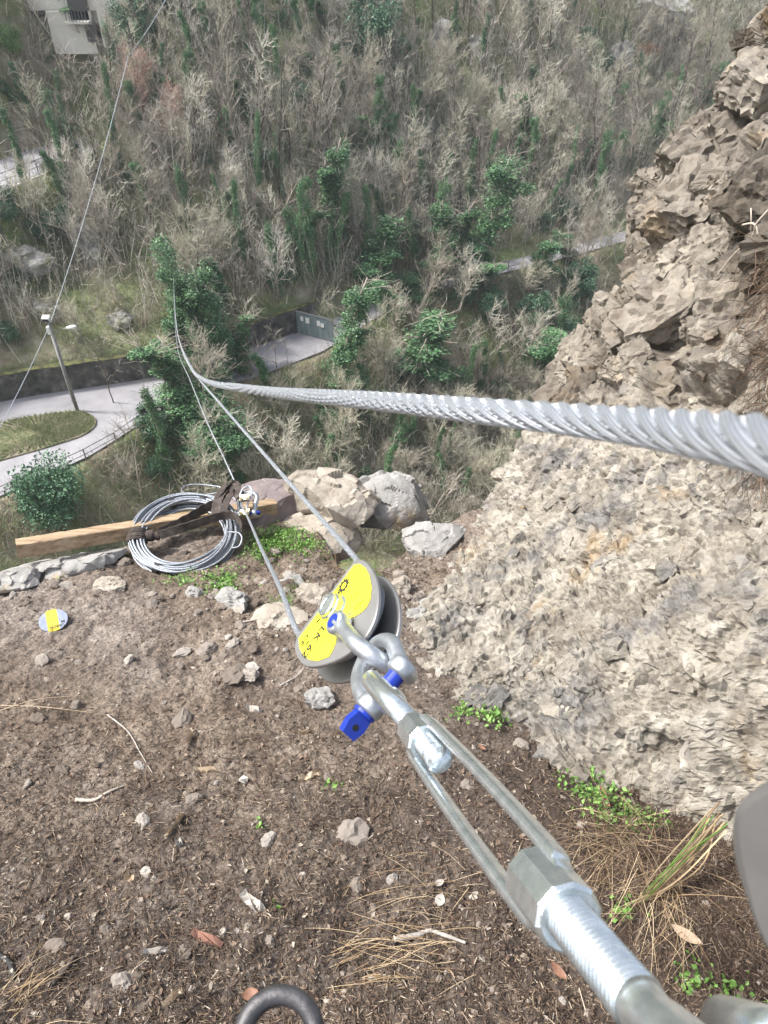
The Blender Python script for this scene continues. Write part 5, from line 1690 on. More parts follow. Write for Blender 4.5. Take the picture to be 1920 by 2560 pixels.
# ropes hanging on the cliff
M['rope'] = mat('white_rope', [(0.42, (.28, .22, .22)), (0.5, (.70, .71, .75)), (1, (.76, .77, .8))], scale=60, stretch=(1, 1, 1.8), rough=.8, bump=.3, bscale=200, bdist=.002)
def crope(pts, r, lab):
    q = catmull([P(*p) for p in pts], 12)
    V, F = tube(q, r, 10)
    tag(mk('climbing_rope', V, F, M['rope'], smooth=True), lab, 'rope')
crope([(1660, 462, 5.6), (1640, 480, 5.38), (1612, 508, 5.3), (1598, 545, 5.3), (1600, 580, 5.3), (1625, 602, 5.4)], .019, 'white flecked rope loop hanging over the cliff edge, the upper one')
crope([(1410, 958, 4.8), (1392, 972, 4.62), (1377, 990, 4.6), (1368, 1015, 4.6), (1368, 1060, 4.65)], .011, 'thin white flecked rope looped round the cliff just above the thick cable')
crope([(1412, 975, 4.8), (1398, 985, 4.62), (1386, 1005, 4.6), (1380, 1050, 4.65)], .010, 'inner strand of the thin rope above the thick cable')
# ------------------------------------------------------------------ rigging hardware
def metal(name, a, b, rough=.35, bump=.2, bscale=300, ao=None, metallic=.9, bd=.0005, sc=60):
    return mat(name, [(0.3, a), (0.7, b)], scale=sc, rough=rough, metal=metallic, bump=bump, bscale=bscale, bdist=bd)
M['zinc'] = metal('zinc_plated', (.55, .62, .65), (.84, .90, .93), .27, .4, 150, metallic=.9, bd=.0006, sc=90)
M['hotdip'] = metal('hot_dip_galvanised', (.40, .43, .46), (.62, .66, .70), .45, .5, 160, bd=.0008)
M['plate'] = metal('brushed_plate', (.36, .355, .35), (.47, .465, .46), .5, .2, 400, sc=20)
M['sheave'] = metal('sheave_steel', (.16, .17, .18), (.28, .29, .31), .4, .2, 300)
M['blue'] = mat('blue_paint', [(0.3, (.010, .03, .30)), (0.7, (.015, .05, .42))], scale=20, rough=.35)
M['yellow'] = mat('yellow_label', [(0.3, (.80, .76, .03)), (0.7, (.88, .84, .05))], scale=3, rough=.4)
M['ink'] = flat('black_ink', (.03, .03, .02), rough=.6)
def cable_mat(name, a, b, wires=9, bstr=.5):
    m = bpy.data.materials.new(name); m.use_nodes = True
    nt = m.node_tree; N = nt.nodes; L = nt.links; bs = N['Principled BSDF']
    bs.inputs['Metallic'].default_value = .75; bs.inputs['Roughness'].default_value = .42
    at = N.new('ShaderNodeAttribute'); at.attribute_name = 'suv'
    sp = N.new('ShaderNodeSeparateXYZ'); L.new(at.outputs['Vector'], sp.inputs[0])
    m1 = N.new('ShaderNodeMath'); m1.operation = 'MULTIPLY_ADD'; m1.inputs[1].default_value = wires; L.new(sp.outputs[0], m1.inputs[0]); L.new(sp.outputs[1], m1.inputs[2])
    s = N.new('ShaderNodeMath'); s.operation = 'SINE'; L.new(m1.outputs[0], s.inputs[0])
    ab = N.new('ShaderNodeMath'); ab.operation = 'ABSOLUTE'; L.new(s.outputs[0], ab.inputs[0])
    r = N.new('ShaderNodeValToRGB'); r.color_ramp.elements[0].position = .05; r.color_ramp.elements[0].color = (*a, 1); r.color_ramp.elements[1].position = .55; r.color_ramp.elements[1].color = (*b, 1)
    L.new(ab.outputs[0], r.inputs[0]); L.new(r.outputs[0], bs.inputs['Base Color'])
    bp = N.new('ShaderNodeBump'); bp.inputs['Strength'].default_value = bstr; bp.inputs['Distance'].default_value = .0006
    L.new(ab.outputs[0], bp.inputs['Height']); L.new(bp.outputs[0], bs.inputs['Normal'])
    return m
M['strand'] = cable_mat('steel_strand', (.26, .29, .33), (.66, .70, .76), wires=4.4, bstr=.9)

M['strand_dull'] = cable_mat('steel_strand_dull', (.13, .145, .165), (.40, .43, .47), wires=3.6)

def lobe_r(R, ns, th):
    """outline of ns round strands laid round a core"""
    a = 2 * np.pi / ns
    dl = (th + a / 2) % a - a / 2
    sn = math.sin(a / 2); rs = R * sn / (1 + sn); c = R - rs
    return c * np.cos(dl) + np.sqrt(np.maximum(rs * rs - (c * np.sin(dl)) ** 2, 0)), dl / a
def rope(path, R, pitch, ns=6, nseg=60, sgn=1, closed=False):
    p = np.asarray(path, float)
    T, Nn, B = frames(p, closed)
    s = np.concatenate([[0], np.cumsum(np.linalg.norm(np.diff(p, axis=0), axis=1))])
    a = np.arange(nseg) / nseg * 2 * np.pi
    tw = sgn * 2 * np.pi * s / pitch
    rr, dl = lobe_r(R, ns, a[None, :] - tw[:, None])
    V = p[:, None, :] + rr[:, :, None] * (np.cos(a)[None, :, None] * Nn[:, None, :] + np.sin(a)[None, :, None] * B[:, None, :])
    m = len(p)
    uv = np.stack([dl * 4.2, np.broadcast_to((s / pitch * 14)[:, None], dl.shape), np.zeros_like(dl)], -1).reshape(-1, 3)
    i = np.arange(m - 1)[:, None]; j = np.arange(nseg)[None, :]; j2 = (j + 1) % nseg
    F = np.stack([i * nseg + j, i * nseg + j2, (i + 1) * nseg + j2, (i + 1) * nseg + j], -1).reshape(-1, 4)
    return V.reshape(-1, 3), F, uv
def adaptive(ctrl, f, dmin=.0012):
    """resample a dense polyline with steps growing with distance from the viewpoint"""
    c = np.asarray(ctrl); s = np.concatenate([[0], np.cumsum(np.linalg.norm(np.diff(c, axis=0), axis=1))])
    out = [0.0]
    while out[-1] < s[-1]:
        d = abs(np.interp(out[-1], s, np.linalg.norm(c, axis=1)))
        out.append(out[-1] + max(dmin, d * f))
    out[-1] = s[-1]
    return np.stack([np.interp(out, s, c[:, k]) for k in range(3)], 1)
def inv_path(pts, n=40):
    """smooth curve through (px, py, depth), eased in 1/depth so far stretches stay straight"""
    q = np.array([(x, y, 1.0 / d) for x, y, d in pts], float)
    c = catmull(q, n)
    return np.array([P(x, y, 1.0 / w) for x, y, w in c])

# main zip-line cable, from close by on the right out across the valley
main_pts = [(2120, 1162, .110), (1920, 1114, .136), (1660, 1074, .192), (1440, 1050, .25), (1200, 1027, .315), (960, 1004, .42), (820, 993, .53), (700, 983, .72), (600, 970, 1.0), (530, 958, 1.5), (492, 938, 2.3), (468, 900, 4), (448, 850, 8), (440, 800, 16), (436, 740, 32), (434, 690, 60), (433, 650, 74)]
mp = inv_path(main_pts, 60)
mp = adaptive(mp, .012, .0011)
V, F, uv = rope(mp, .0059, .080, 6, 72, 1)
tag(mk('zip_line_cable', V, F, M['strand'], smooth=True, uv=uv), 'thick twisted steel cable sweeping across the picture right in front', 'cable')
FAR1 = P(434, 690, 60)

# ---- pulley block
d0 = 1.03
e1 = np.array((.56, .83, 0.0)); nloc = np.array((-.76, .5, .42))
e1 /= np.linalg.norm(e1); nloc = nloc - e1 * (nloc @ e1); nloc /= np.linalg.norm(nloc)
CR = np.array(((1, 0, 0), (0, SP, CP), (0, -CP, SP))).T     # columns: camera right, up, back in world
R_, U_, B_ = np.array((1., 0, 0)), np.array((0, SP, CP)), np.array((0, -CP, SP))
def cw(v): return R_ * v[0] + U_ * v[1] + B_ * v[2]
E1, NL = cw(e1), cw(nloc)
E2 = np.cross(E1, NL)
if E2 @ B_ < 0: E2 = -E2
pc = P(820, 1503, d0)
def pl(px, py, off=0.0):
    return at_plane(px, py, pc + NL * off, NL)
outline = [(742, 1590), (890, 1396), (912, 1402), (930, 1424), (942, 1455), (945, 1500), (936, 1548), (914, 1590), (884, 1622), (846, 1648), (800, 1665), (766, 1666), (745, 1648), (735, 1618)]
def smooth_closed(pts, n, corners=()):
    return catmull(pts, n, closed=True)
ow = np.array([pl(*q) for q in outline])
straight = ow[:2]
curve = catmull(ow[1:], 5)
oc = np.vstack([curve, catmull(np.vstack([ow[-1], ow[0]]), 4)[1:]])
blk = thing('pulley_block', pc, 'snatch block pulley with a bright yellow label and two grey side plates', 'pulley')
TH = .006
def bev_plate(out, nrm, th, b=.0012):
    o = np.asarray(out); c = o.mean(0)
    ins = o + (c - o) / np.linalg.norm(c - o, axis=1)[:, None] * b
    n = len(o)
    V = np.vstack([ins, o - nrm * b, o - nrm * (th - b), ins - nrm * th])
    i = np.arange(n); i2 = (i + 1) % n
    F = [np.array([list(range(n))]), np.stack([i, i + n, i2 + n, i2], -1), np.stack([i + n, i + 2 * n, i2 + 2 * n, i2 + n], -1), np.stack([i + 2 * n, i + 3 * n, i2 + 3 * n, i2 + 2 * n], -1), np.array([[3 * n + k for k in range(n)][::-1]])]
    return V, F
V, F = bev_plate(oc, NL, TH)
mk('side_plate', V, F, M['plate'], blk)
GAP = .040
V, F = bev_plate(oc - NL * GAP - E1 * .005, NL, TH)
mk('side_plate', V, F, M['plate'], blk)
# rims of the plates: brighter galvanised cheek
# yellow label
lab_out = [(747, 1596), (886, 1412), (900, 1410), (914, 1420), (924, 1440), (929, 1468), (926, 1498), (918, 1516), (905, 1530), (886, 1542), (872, 1546), (878, 1534), (873, 1531), (837, 1583), (842, 1590), (840, 1606), (830, 1630), (822, 1642), (796, 1652), (774, 1650), (758, 1638), (749, 1620)]
lw = np.array([pl(x, y, .0006) for x, y in lab_out])
V, F = prism_poly(lw, NL, .0004)
ylab = mk('yellow_label', V, F, M['yellow'], blk)
LW = pl(800, 1560, .0012)
# print on the label
def text_mesh(txt, size, org, ex, ey, off, m, parent, name='lettering', align='LEFT'):
    cu = bpy.data.curves.new('t', 'FONT'); cu.body = txt; cu.size = size; cu.align_x = align; cu.resolution_u = 2; cu.offset = size * .018
    ob = bpy.data.objects.new('t', cu); COL.objects.link(ob)
    bpy.context.view_layer.update()
    dg = bpy.context.evaluated_depsgraph_get()
    me = bpy.data.meshes.new_from_object(ob.evaluated_get(dg))
    n = len(me.vertices); co = np.zeros(n * 3); me.vertices.foreach_get('co', co); co = co.reshape(-1, 3)
    F = [tuple(p.vertices) for p in me.polygons]
    COL.objects.unlink(ob); bpy.data.objects.remove(ob)
    nz = unit(np.cross(ex, ey))
    V = np.asarray(org) + co[:, :1] * ex + co[:, 1:2] * ey + nz * off
    return mk(name, V, F, m, parent)
def lt(txt, px, py, size):
    org = pl(px, py, .0016)
    text_mesh(txt, size, org, -E1, E2 if np.cross(-E1, E2) @ NL > 0 else -E2, 0, M['ink'], ylab)
lt('CE', 768, 1583, .015)
lt('LK 62', 806, 1562, .021)
# thin drawing lines of the load diagram
mb = MB()
def dl(pts, r=.00022):
    q = [pl(x, y, .0012) for x, y in pts]
    for a, b in zip(q[:-1], q[1:]):
        mb.add(*cyl(a, b, r, r, 4))
dl([(808, 1595), (818, 1575), (834, 1562), (842, 1542), (862, 1524), (876, 1496), (884, 1484)])
dl([(800, 1608), (824, 1585), (838, 1570), (848, 1548), (868, 1528), (878, 1506), (896, 1482)])
dl([(828, 1557), (838, 1545)], .0004); dl([(852, 1548), (862, 1532)], .0005); dl([(848, 1552), (856, 1540)], .0004)
dl([(792, 1557), (800, 1547)], .0018); dl([(803, 1543), (812, 1531)], .0016); dl([(766, 1612), (772, 1603)], .0014); dl([(821, 1604), (829, 1593)], .0007); dl([(884, 1524), (900, 1504)], .0007); dl([(888, 1528), (912, 1497)], .0006)
dl([(872, 1500), (880, 1490)], .0004); dl([(888, 1490), (896, 1480)], .0004); dl([(846, 1528), (858, 1514)], .0004)
mb.build('load_diagram', M['ink'], ylab)
# gear emblem
gc = pl(859, 1464, .0014)
EX, EY = -E1, (E2 if np.cross(-E1, E2) @ NL > 0 else -E2)
mb = MB()
rin, rout, rt = .0055, .0095, .0125
ngt = 11
vo, vi = [], []
for k in range(ngt * 4):
    a = k / (ngt * 4) * 2 * math.pi
    ro = rt if (k % 4) in (0, 1) else rout
    vo.append(gc + EX * math.cos(a) * ro + EY * math.sin(a) * ro); vi.append(gc + EX * math.cos(a) * rin + EY * math.sin(a) * rin)
n = len(vo); i = np.arange(n); i2 = (i + 1) % n
mk('gear_emblem', np.vstack([vo, vi]), np.stack([i, i2, i2 + n, i + n], -1), M['ink'], ylab)
mb = MB()
for k in range(4):
    c = pl(846 - 6.5 * k, 1482 + 9 * k, .0015)
    mb.add(*box(c, EX * .0018, EY * (.003 + .001 * (k % 2)), NL * .0001))
mb.build('emblem_bars', M['ink'], ylab)
# sheave and axle bolt
ax0 = pl(842, 1526, 0) 
gw = GAP - TH
am = ax0 - NL * (TH + .001)
R0 = .062
sc_ = am + E2 * .004
prof = [(0, .012), (0, R0), (.002, R0), (.008, R0 - .010), (.012, R0 - .013), (.016, R0 - .010), (.022, R0), (.024, R0), (.026, .012)]
V, F = lathe(sc_, -NL, prof, 64)
mk('sheave', V, F, M['sheave'], blk, smooth=True)
mb = MB(); mb.add(*lathe(ax0, NL, [(0, .0215), (.0025, .0215), (.0025, .0205)], 40)); mb.build('washer', M['zinc'], blk)
mb = MB(); mb.add(*lathe(ax0 + NL * .0025, NL, [(0, .0200), (.010, .0200), (.0115, .0185)], 8)); mb.build('nut', M['zinc'], blk)
mb = MB(); mb.add(*lathe(ax0 + NL * .0140, NL, [(0, .0170), (.004, .0170), (.0055, .0155), (.0055, .012), (.0042, .009)], 36)); mb.build('axle_bolt', M['zinc'], blk, smooth=False)
mb = MB(); mb.add(*lathe(ax0 - NL * (GAP + TH), -NL, [(0, .014), (.008, .014), (.01, .012)], 24)); mb.build('axle_head', M['zinc'], blk)
# spacer at the shackle end between plates
# ---- shackles
def bow_shackle(name, pin_c, pin_ax, pull, half, length, r, rb, label, pr, head=1, bow=1.15, headlen=.03, grp=None, path=None):
    """pin_c centre of the pin, pin_ax axis (towards the threaded/flush side), pull direction to the bow"""
    pin_ax = unit(pin_ax); pull = np.asarray(pull, float); pull = unit(pull - pin_ax * (pull @ pin_ax))
    side = np.cross(pin_ax, pull)
    t = thing(name, pin_c, label, 'shackle', grp)
    pts = []
    for a, w in ((0, 1.0), (.28, 1.0), (.5, 1.08), (.72, bow), (.9, bow * .82), (1.0, bow * .42)):
        pts.append((half * w, length * a))
    pts2 = [(x, y) for x, y in pts] + [(0, length * 1.03)] + [(-x, y) for x, y in pts[::-1]]
    q = catmull([pin_c + pin_ax * x + pull * y for x, y in pts2], 8)
    if path is not None: q = catmull(path, 8)
    rad = np.full(len(q), r) ; rad[:6] *= 1.05; rad[-6:] *= 1.05
    mb = MB(); mb.add(*tube(q, rad, 20))
    for s in (1, -1):
        c = pin_c + pin_ax * half * s
        mb.add(*lathe(c - pin_ax * r * .95, pin_ax, [(0, rb * .8), (r * .3, rb), (r * 1.6, rb), (r * 1.9, rb * .8)], 28))
    mb.build('bow', M['hotdip'], t, smooth=True)
    mb = MB(); mb.add(*cyl(pin_c - pin_ax * (half + r * 1.0), pin_c + pin_ax * (half + r * 1.02), pr, pr, 24)); 
    pin_o = mb.build('pin', M['blue'], t)
    # eye head of the pin
    hc = pin_c - pin_ax * (half + r * .95)
    mb = MB()
    mb.add(*lathe(hc, -pin_ax, [(0, pr * 1.35), (r * .35, pr * 1.35), (r * .5, pr)], 24))
    w = pr * .98
    fl = [hc - pin_ax * y + side * x for x, y in [(-w, r * .3), (-w * 1.25, headlen * .55), (-w * .9, headlen), (w * .9, headlen), (w * 1.25, headlen * .55), (w, r * .3)]]
    nn = np.cross(pin_ax, side)
    V, F = prism_poly(np.array(fl) + nn * pr * .55, -nn, pr * 1.1)
    mb.add(V, F)
    hd = mb.build('pin_head', M['blue'], t)
    c2 = hc - pin_ax * headlen * .62
    mb = MB(); mb.add(*cyl(c2 + nn * pr * .58, c2 - nn * pr * .58, pr * .38, pr * .38, 18)); mb.build('pin_eye', M['black'], hd)
    return t
hole = pl(868, 1572, 0)
pA = hole - NL * (GAP / 2 + TH / 2)
apexA = P(985, 1672, .86)
halfA = GAP / 2 + TH / 2 + .0135
bow_shackle('bow_shackle', pA, NL, apexA - pA, halfA, np.linalg.norm(apexA - pA), .0108, .0165, 'galvanised bow shackle whose blue pin passes through the pulley plates', .0098, headlen=.02, bow=1.1)
rB, lB = P(1006, 1672, .815), P(928, 1764, .80)
pB = (rB + lB) / 2
apexB = P(968, 1618, .90)
apexB = pB + (P(975, 1606, .885) - pB)
bow_shackle('bow_shackle', pB, rB - lB, P(950, 1600, .905) - pB, np.linalg.norm(rB - lB) / 2, .088, .0102, .0165, 'galvanised bow shackle with a blue eye pin holding the turnbuckle', .0100, headlen=.031, bow=1.25, path=[rB, P(994, 1640, .835), P(980, 1608, .86), P(952, 1606, .885), P(922, 1636, .89), P(903, 1675, .875), P(898, 1708, .85), P(907, 1738, .82), lB])

# ---- turnbuckle
A = P(935, 1700, .80); Bq = P(1655, 2580, .226)
TD = unit(Bq - A); 
s_of = lambda px: None
def on_axis(py):
    """point of the axis seen at photo row py"""
    lo, hi = 0.0, 1.3
    for _ in range(40):
        m = (lo + hi) / 2
        if project(A + (Bq - A) * m)[1] < py: lo = m
        else: hi = m
    return A + (Bq - A) * lo
tb_ = thing('turnbuckle', on_axis(2000), 'zinc plated open body turnbuckle running from the shackles to the lower right', 'turnbuckle')
view = -unit(on_axis(2000))
pw = unit(np.cross(TD, view)); pv = np.cross(pw, TD)
q0, q1 = on_axis(1770), on_axis(1860)
rod = .0098
def thread(p0, p1, r, pitch, n=32, dep=.0014):
    L = np.linalg.norm(p1 - p0); ax = (p1 - p0) / L
    m = int(L / pitch * 8)
    up = unit(np.cross(ax, (0, 0, 1))); bb = np.cross(ax, up)
    s = np.linspace(0, L, m); a = np.arange(n) / n * 2 * np.pi
    ph = (s[:, None] / pitch - a[None] / (2 * np.pi)) % 1
    rr = r - dep * np.abs(ph * 2 - 1) * 1.6
    V = p0 + s[:, None, None] * ax + rr[:, :, None] * (np.cos(a)[None, :, None] * up + np.sin(a)[None, :, None] * bb)
    i = np.arange(m - 1)[:, None]; j = np.arange(n)[None]; j2 = (j + 1) % n
    F = np.stack([i * n + j, i * n + j2, (i + 1) * n + j2, (i + 1) * n + j], -1).reshape(-1, 4)
    return V.reshape(-1, 3), [F, np.array([list(range(n))[::-1]]), np.array([[(m - 1) * n + k for k in range(n)]])]
# eye of the far rod: oval ring seen edge-on, wrapped round the shackle pin
eb = MB()
c0, c1 = on_axis(1722), on_axis(1775)
pl_n = unit(rB - lB)
upv = unit(np.cross(pl_n, TD)); 
L_ = np.linalg.norm(c1 - c0)
ring = []
cc = (c0 + c1) / 2 - TD * .006
for k in range(40):
    a = k / 40 * 2 * math.pi
    ring.append(cc + TD * math.cos(a) * (L_ / 2 + .014) + upv * math.sin(a) * .019)
eb.add(*tube(ring, .0098, 18, closed=True))
eb.add(*lathe(on_axis(1752), TD, [(0, .0135), (.012, .0132), (.022, .0112), (.028, .0098)], 28))
eb.build('eye', M['zinc'], tb_, smooth=True)
bodyA0, bodyA1 = on_axis(1822), on_axis(1862)
bodyB0, bodyB1 = on_axis(2190), on_axis(2300)
mb = MB(); mb.add(*thread(on_axis(1762), on_axis(1900), rod, .0022)); mb.build('threaded_rod', M['zinc'], tb_, smooth=True)
mb = MB(); mb.add(*lathe(on_axis(1888), TD, [(0, rod * .98), (.006, rod * .9), (.009, rod * .5)], 24)); mb.build('rod_tip', M['zinc'], tb_, smooth=True)
def boss(p0, p1, name):
    L = np.linalg.norm(p1 - p0); ax = (p1 - p0) / L
    mb = MB()
    prof = [(0, .0100), (0, .0128), (.0015, .0145), (L - .0015, .0145), (L, .0128), (L, .0100)]
    # eight sided forged boss, hollow-looking ends through the darker rod collar
    mb.add(*lathe(p0, ax, prof, 10))
    return mb.build(name, M['zinc'], tb_)
boss(bodyA0, bodyA1, 'end_boss')
boss(bodyB0, bodyB1, 'end_boss')
ang = math.radians(-28)
off = pw * math.cos(ang) + pv * math.sin(ang)
off2 = np.cross(TD, off)
for s in (1, -1):
    a0 = bodyA0 + TD * .008; b1 = bodyB1 - TD * .010
    path = [a0 + off * s * .0075, a0 + off * s * .0120 + TD * .010, a0 + off * s * .0150 + TD * .03, (a0 + b1) / 2 + off * s * .0160, b1 + off * s * .0150 - TD * .03, b1 + off * s * .0120 - TD * .010, b1 + off * s * .0075]
    path = catmull(path, 8)
    # rounded-rectangular bar section
    nb = 16
    T_, _, _ = frames(path)
    a = np.arange(nb) / nb * 2 * np.pi
    sx_ = np.sign(np.cos(a)) * np.abs(np.cos(a)) ** .6 * .0036; sy_ = np.sign(np.sin(a)) * np.abs(np.sin(a)) ** .6 * .0050
    V = path[:, None, :] + sx_[None, :, None] * off + sy_[None, :, None] * off2
    m = len(path); i = np.arange(m - 1)[:, None]; j = np.arange(nb)[None]; j2 = (j + 1) % nb
    F = [np.stack([i * nb + j, i * nb + j2, (i + 1) * nb + j2, (i + 1) * nb + j], -1).reshape(-1, 4), np.array([list(range(nb))]), np.array([[(m - 1) * nb + k for k in range(nb)]])]
    mk('side_bar', V.reshape(-1, 3), F, M['zinc'], tb_, smooth=True)
mb = MB(); mb.add(*lathe(on_axis(2186), -TD, [(-.01, rod * .98), (.004, rod * .9), (.007, rod * .5)], 24)); mb.build('rod_tip', M['zinc'], tb_, smooth=True)
mb = MB(); mb.add(*thread(on_axis(2270), on_axis(2515), rod * 1.0, .0030)); mb.build('threaded_rod', M['zinc'], tb_, smooth=True)
mb = MB(); mb.add(*lathe(on_axis(2298), TD, [(0, .0100), (.001, .0104), (.001, .0124), (0.0004, .0128), (-.001, .0128)], 32)); mb.build('collar', M['zinc'], tb_, smooth=False)
pE = on_axis(2512)
mb = MB(); mb.add(*lathe(pE, TD, [(0, rod * .97), (.002, rod * .88), (.010, rod * .9), (.014, rod * 1.02), (.03, rod * 1.25), (.06, rod * 1.3)], 32)); mb.build('shank', M['zinc'], tb_, smooth=True)

# ---- the cable that runs round the pulley
cl = P(603, 1262, 3.72)
def circ(a): return sc_ - NL * .012 + (E1 * math.cos(a) + E2 * math.sin(a)) * (R0 - .008)
arc = [circ(a) for a in np.linspace(0.0, math.pi, 14)]
up_end = inv_path([(434, 690, 58), (438, 790, 20), (450, 860, 9), (480, 925, 4.6), (560, 1020, 2.75), (700, 1180, 1.72), (800, 1294, 1.35), (884, 1390, 1.105)], 20)
inE = np.array(up_end)
low = np.vstack([arc[-1:], [pl(748, 1588, -.018)], [P(700, 1470, 1.35)], [P(652, 1368, 2.0)], [P(620, 1295, 3.1)], [cl]])
low = catmull(low, 14)
ent = catmull(np.vstack([inE[-1:], [pl(893, 1402, -.018)], [arc[0]], arc[1:3]]), 8)[:-16]
full = np.vstack([inE[:-1], ent, np.array(arc[1:-1]), low])
# keep only forward-moving points, smooth a little
for _ in range(2):
    full[1:-1] = (full[:-2] + full[1:-1] * 2 + full[2:]) / 4
fa = adaptive(full, .006, .0022)
V, F, uv = rope(fa, .0047, .055, 6, 36, 1)
tag(mk('pulley_cable', V, F, M['strand'], smooth=True, uv=uv), 'steel cable coming from across the valley, round the pulley and back to the small shackle', 'cable')
b2 = inv_path([(434, 690, 58), (436, 780, 22), (446, 880, 11), (475, 950, 7.5), (520, 1060, 5.2), (560, 1145, 4.3), (598, 1228, 3.8)], 20)
V, F, uv = rope(adaptive(b2, .008, .004), .0045, .055, 6, 24, 1)
tag(mk('stay_cable', V, F, M['strand'], smooth=True, uv=uv), 'steel cable rising from the small shackle to the far side, left of the pulley cable', 'cable')
b3 = inv_path([(455, 930, 6), (440, 860, 12), (434, 760, 30), (433, 680, 60)], 20)

# ---- small shackle with wire rope clips at the boulder
sh_c = P(628, 1300, 3.72)
bow_shackle('bow_shackle', P(617, 1284, 3.72), np.array((-1, .0, -.1)), P(620, 1224, 3.8) - P(617, 1284, 3.72), .040, .125, .0125, .02, 'grey bow shackle in front of the pink boulder gathering the cables', .009, headlen=.018)
cp = thing('wire_rope_clip', cl, 'pair of brassy wire rope clips on the cable end under the small shackle', 'cable clamp')
M['brass'] = metal('yellow_passivated', (.42, .36, .22), (.66, .60, .42), .45)
for px, py in ((612, 1245), (612, 1282)):
    c = P(px, py, 3.69)
    mb = MB(); mb.add(*box(c, (.024, 0, .004), (.002, .012, .008), (.0, -.006, .012))); mb.build('saddle', M['brass'], cp)
    for s in (-1, 1):
        mb = MB(); mb.add(*lathe(c + np.array((.017 * s, -.012, .008)), (0, -.7, .5), [(0, .008), (.01, .008)], 6)); mb.build('nut', M['brass'], cp)
    mb = MB(); mb.add(*tube(catmull([c + np.array((-.017, 0, 0)), c + np.array((-.014, .02, -.012)), c + np.array((.014, .02, -.012)), c + np.array((.017, 0, 0))], 6), .004, 8)); mb.build('u_bolt', M['zinc'], cp, smooth=True)
# loop of cable end with thimble through the shackle
lp = catmull([P(604, 1262, 3.7), P(600, 1240, 3.7), P(608, 1222, 3.72), P(622, 1216, 3.74), P(630, 1230, 3.72), P(622, 1252, 3.7), P(612, 1285, 3.68)], 10)
V, F, uv = rope(lp, .005, .055, 6, 24, 1)
tag(mk('cable_eye', V, F, M['strand'], smooth=True, uv=uv), 'loop of the cable end doubled back inside the small shackle', 'cable')

# ---- cable coil lying on the timber
M['wood'] = mat('sawn_timber', [(0.3, (.15, .10, .055)), (0.48, (.33, .235, .145)), (0.7, (.50, .39, .27))], scale=4, stretch=(.6, 8, 8), detail=10, rough=.8, bump=.4, bscale=30, bdist=.003)
tA, tB = P(42, 1372, 3.43), P(688, 1266, 3.98)
tz = unit(tB - tA)
ts = unit(np.cross(tz, (0, .25, 1))); tu = np.cross(ts, tz)
mb = MB()
nb = 40
g2 = np.random.default_rng(3)
hw = .036
ring_ = np.array([(-1, -1), (-.9, -1), (.9, -1), (1, -.9), (1, .9), (.9, 1), (-.9, 1), (-1, .9)]) * hw
ring_[0] = ring_[7] * [1, -1]
Vv = []
for k in range(nb + 1):
    c = tA + (tB - tA) * k / nb
    Vv.append([c + ts * (a + g2.normal(0, .0008)) + tu * (b + g2.normal(0, .0008)) for a, b in ring_])
Vv = np.array(Vv).reshape(-1, 3)
n = 8; i = np.arange(nb)[:, None]; j = np.arange(n)[None]; j2 = (j + 1) % n
mb.add(Vv, [np.stack([i * n + j, i * n + j2, (i + 1) * n + j2, (i + 1) * n + j], -1).reshape(-1, 4), np.array([list(range(n))[::-1]]), np.array([[nb * n + k for k in range(n)]])])
to = mb.build('timber_beam', M['wood'], None)
tag(to, 'square sawn timber beam lying along the lip of the ledge under the coil', 'timber')

cc_ = P(464, 1334, 3.66)
coil = thing('cable_coil', cc_, 'coil of thin galvanised steel cable bound with black tape, lying on the timber', 'cable coil')
# plane of the coil from its photographed ellipse
cn = unit(np.array((.05, -.10, 1)))
cu_ = unit(np.cross((0, 1, 0), cn)); cv_ = np.cross(cn, cu_)
g3 = np.random.default_rng(12)
npts = 240
Rm = .228
mats_ = []
for k in range(30):
    rr_ = Rm + g3.uniform(-.030, .026); z0 = g3.uniform(-.032, .030); ph = g3.uniform(0, 6.28); el = g3.uniform(.0, .012); cx, cy = g3.normal(0, .004, 2)
    tl = g3.normal(0, .012, 2)
    if k >= 27: rr_ *= (.93, .86, .90)[k - 27]; cy -= .02; z0 = (.02, .0, -.01)[k - 27]; tl = np.array((.03, -.05))
    a = np.linspace(0, 2 * np.pi, npts)
    r_ = rr_ + el * np.cos(2 * a + ph) + .004 * np.sin(3 * a + ph * 2)
    x = np.cos(a) * r_ * 1.02 + cx; y = np.sin(a) * r_ * 1.05 + cy
    z = z0 + .006 * np.sin(2 * a + ph) + tl[0] * x + tl[1] * y
    q = cc_ + x[:, None] * cu_ + y[:, None] * cv_ + z[:, None] * cn
    V, F, uv = rope(q, .0058, .055, 6, 18, 1)
    mk('cable_turn', V, F, M['strand_dull'], coil, smooth=True, uv=uv)
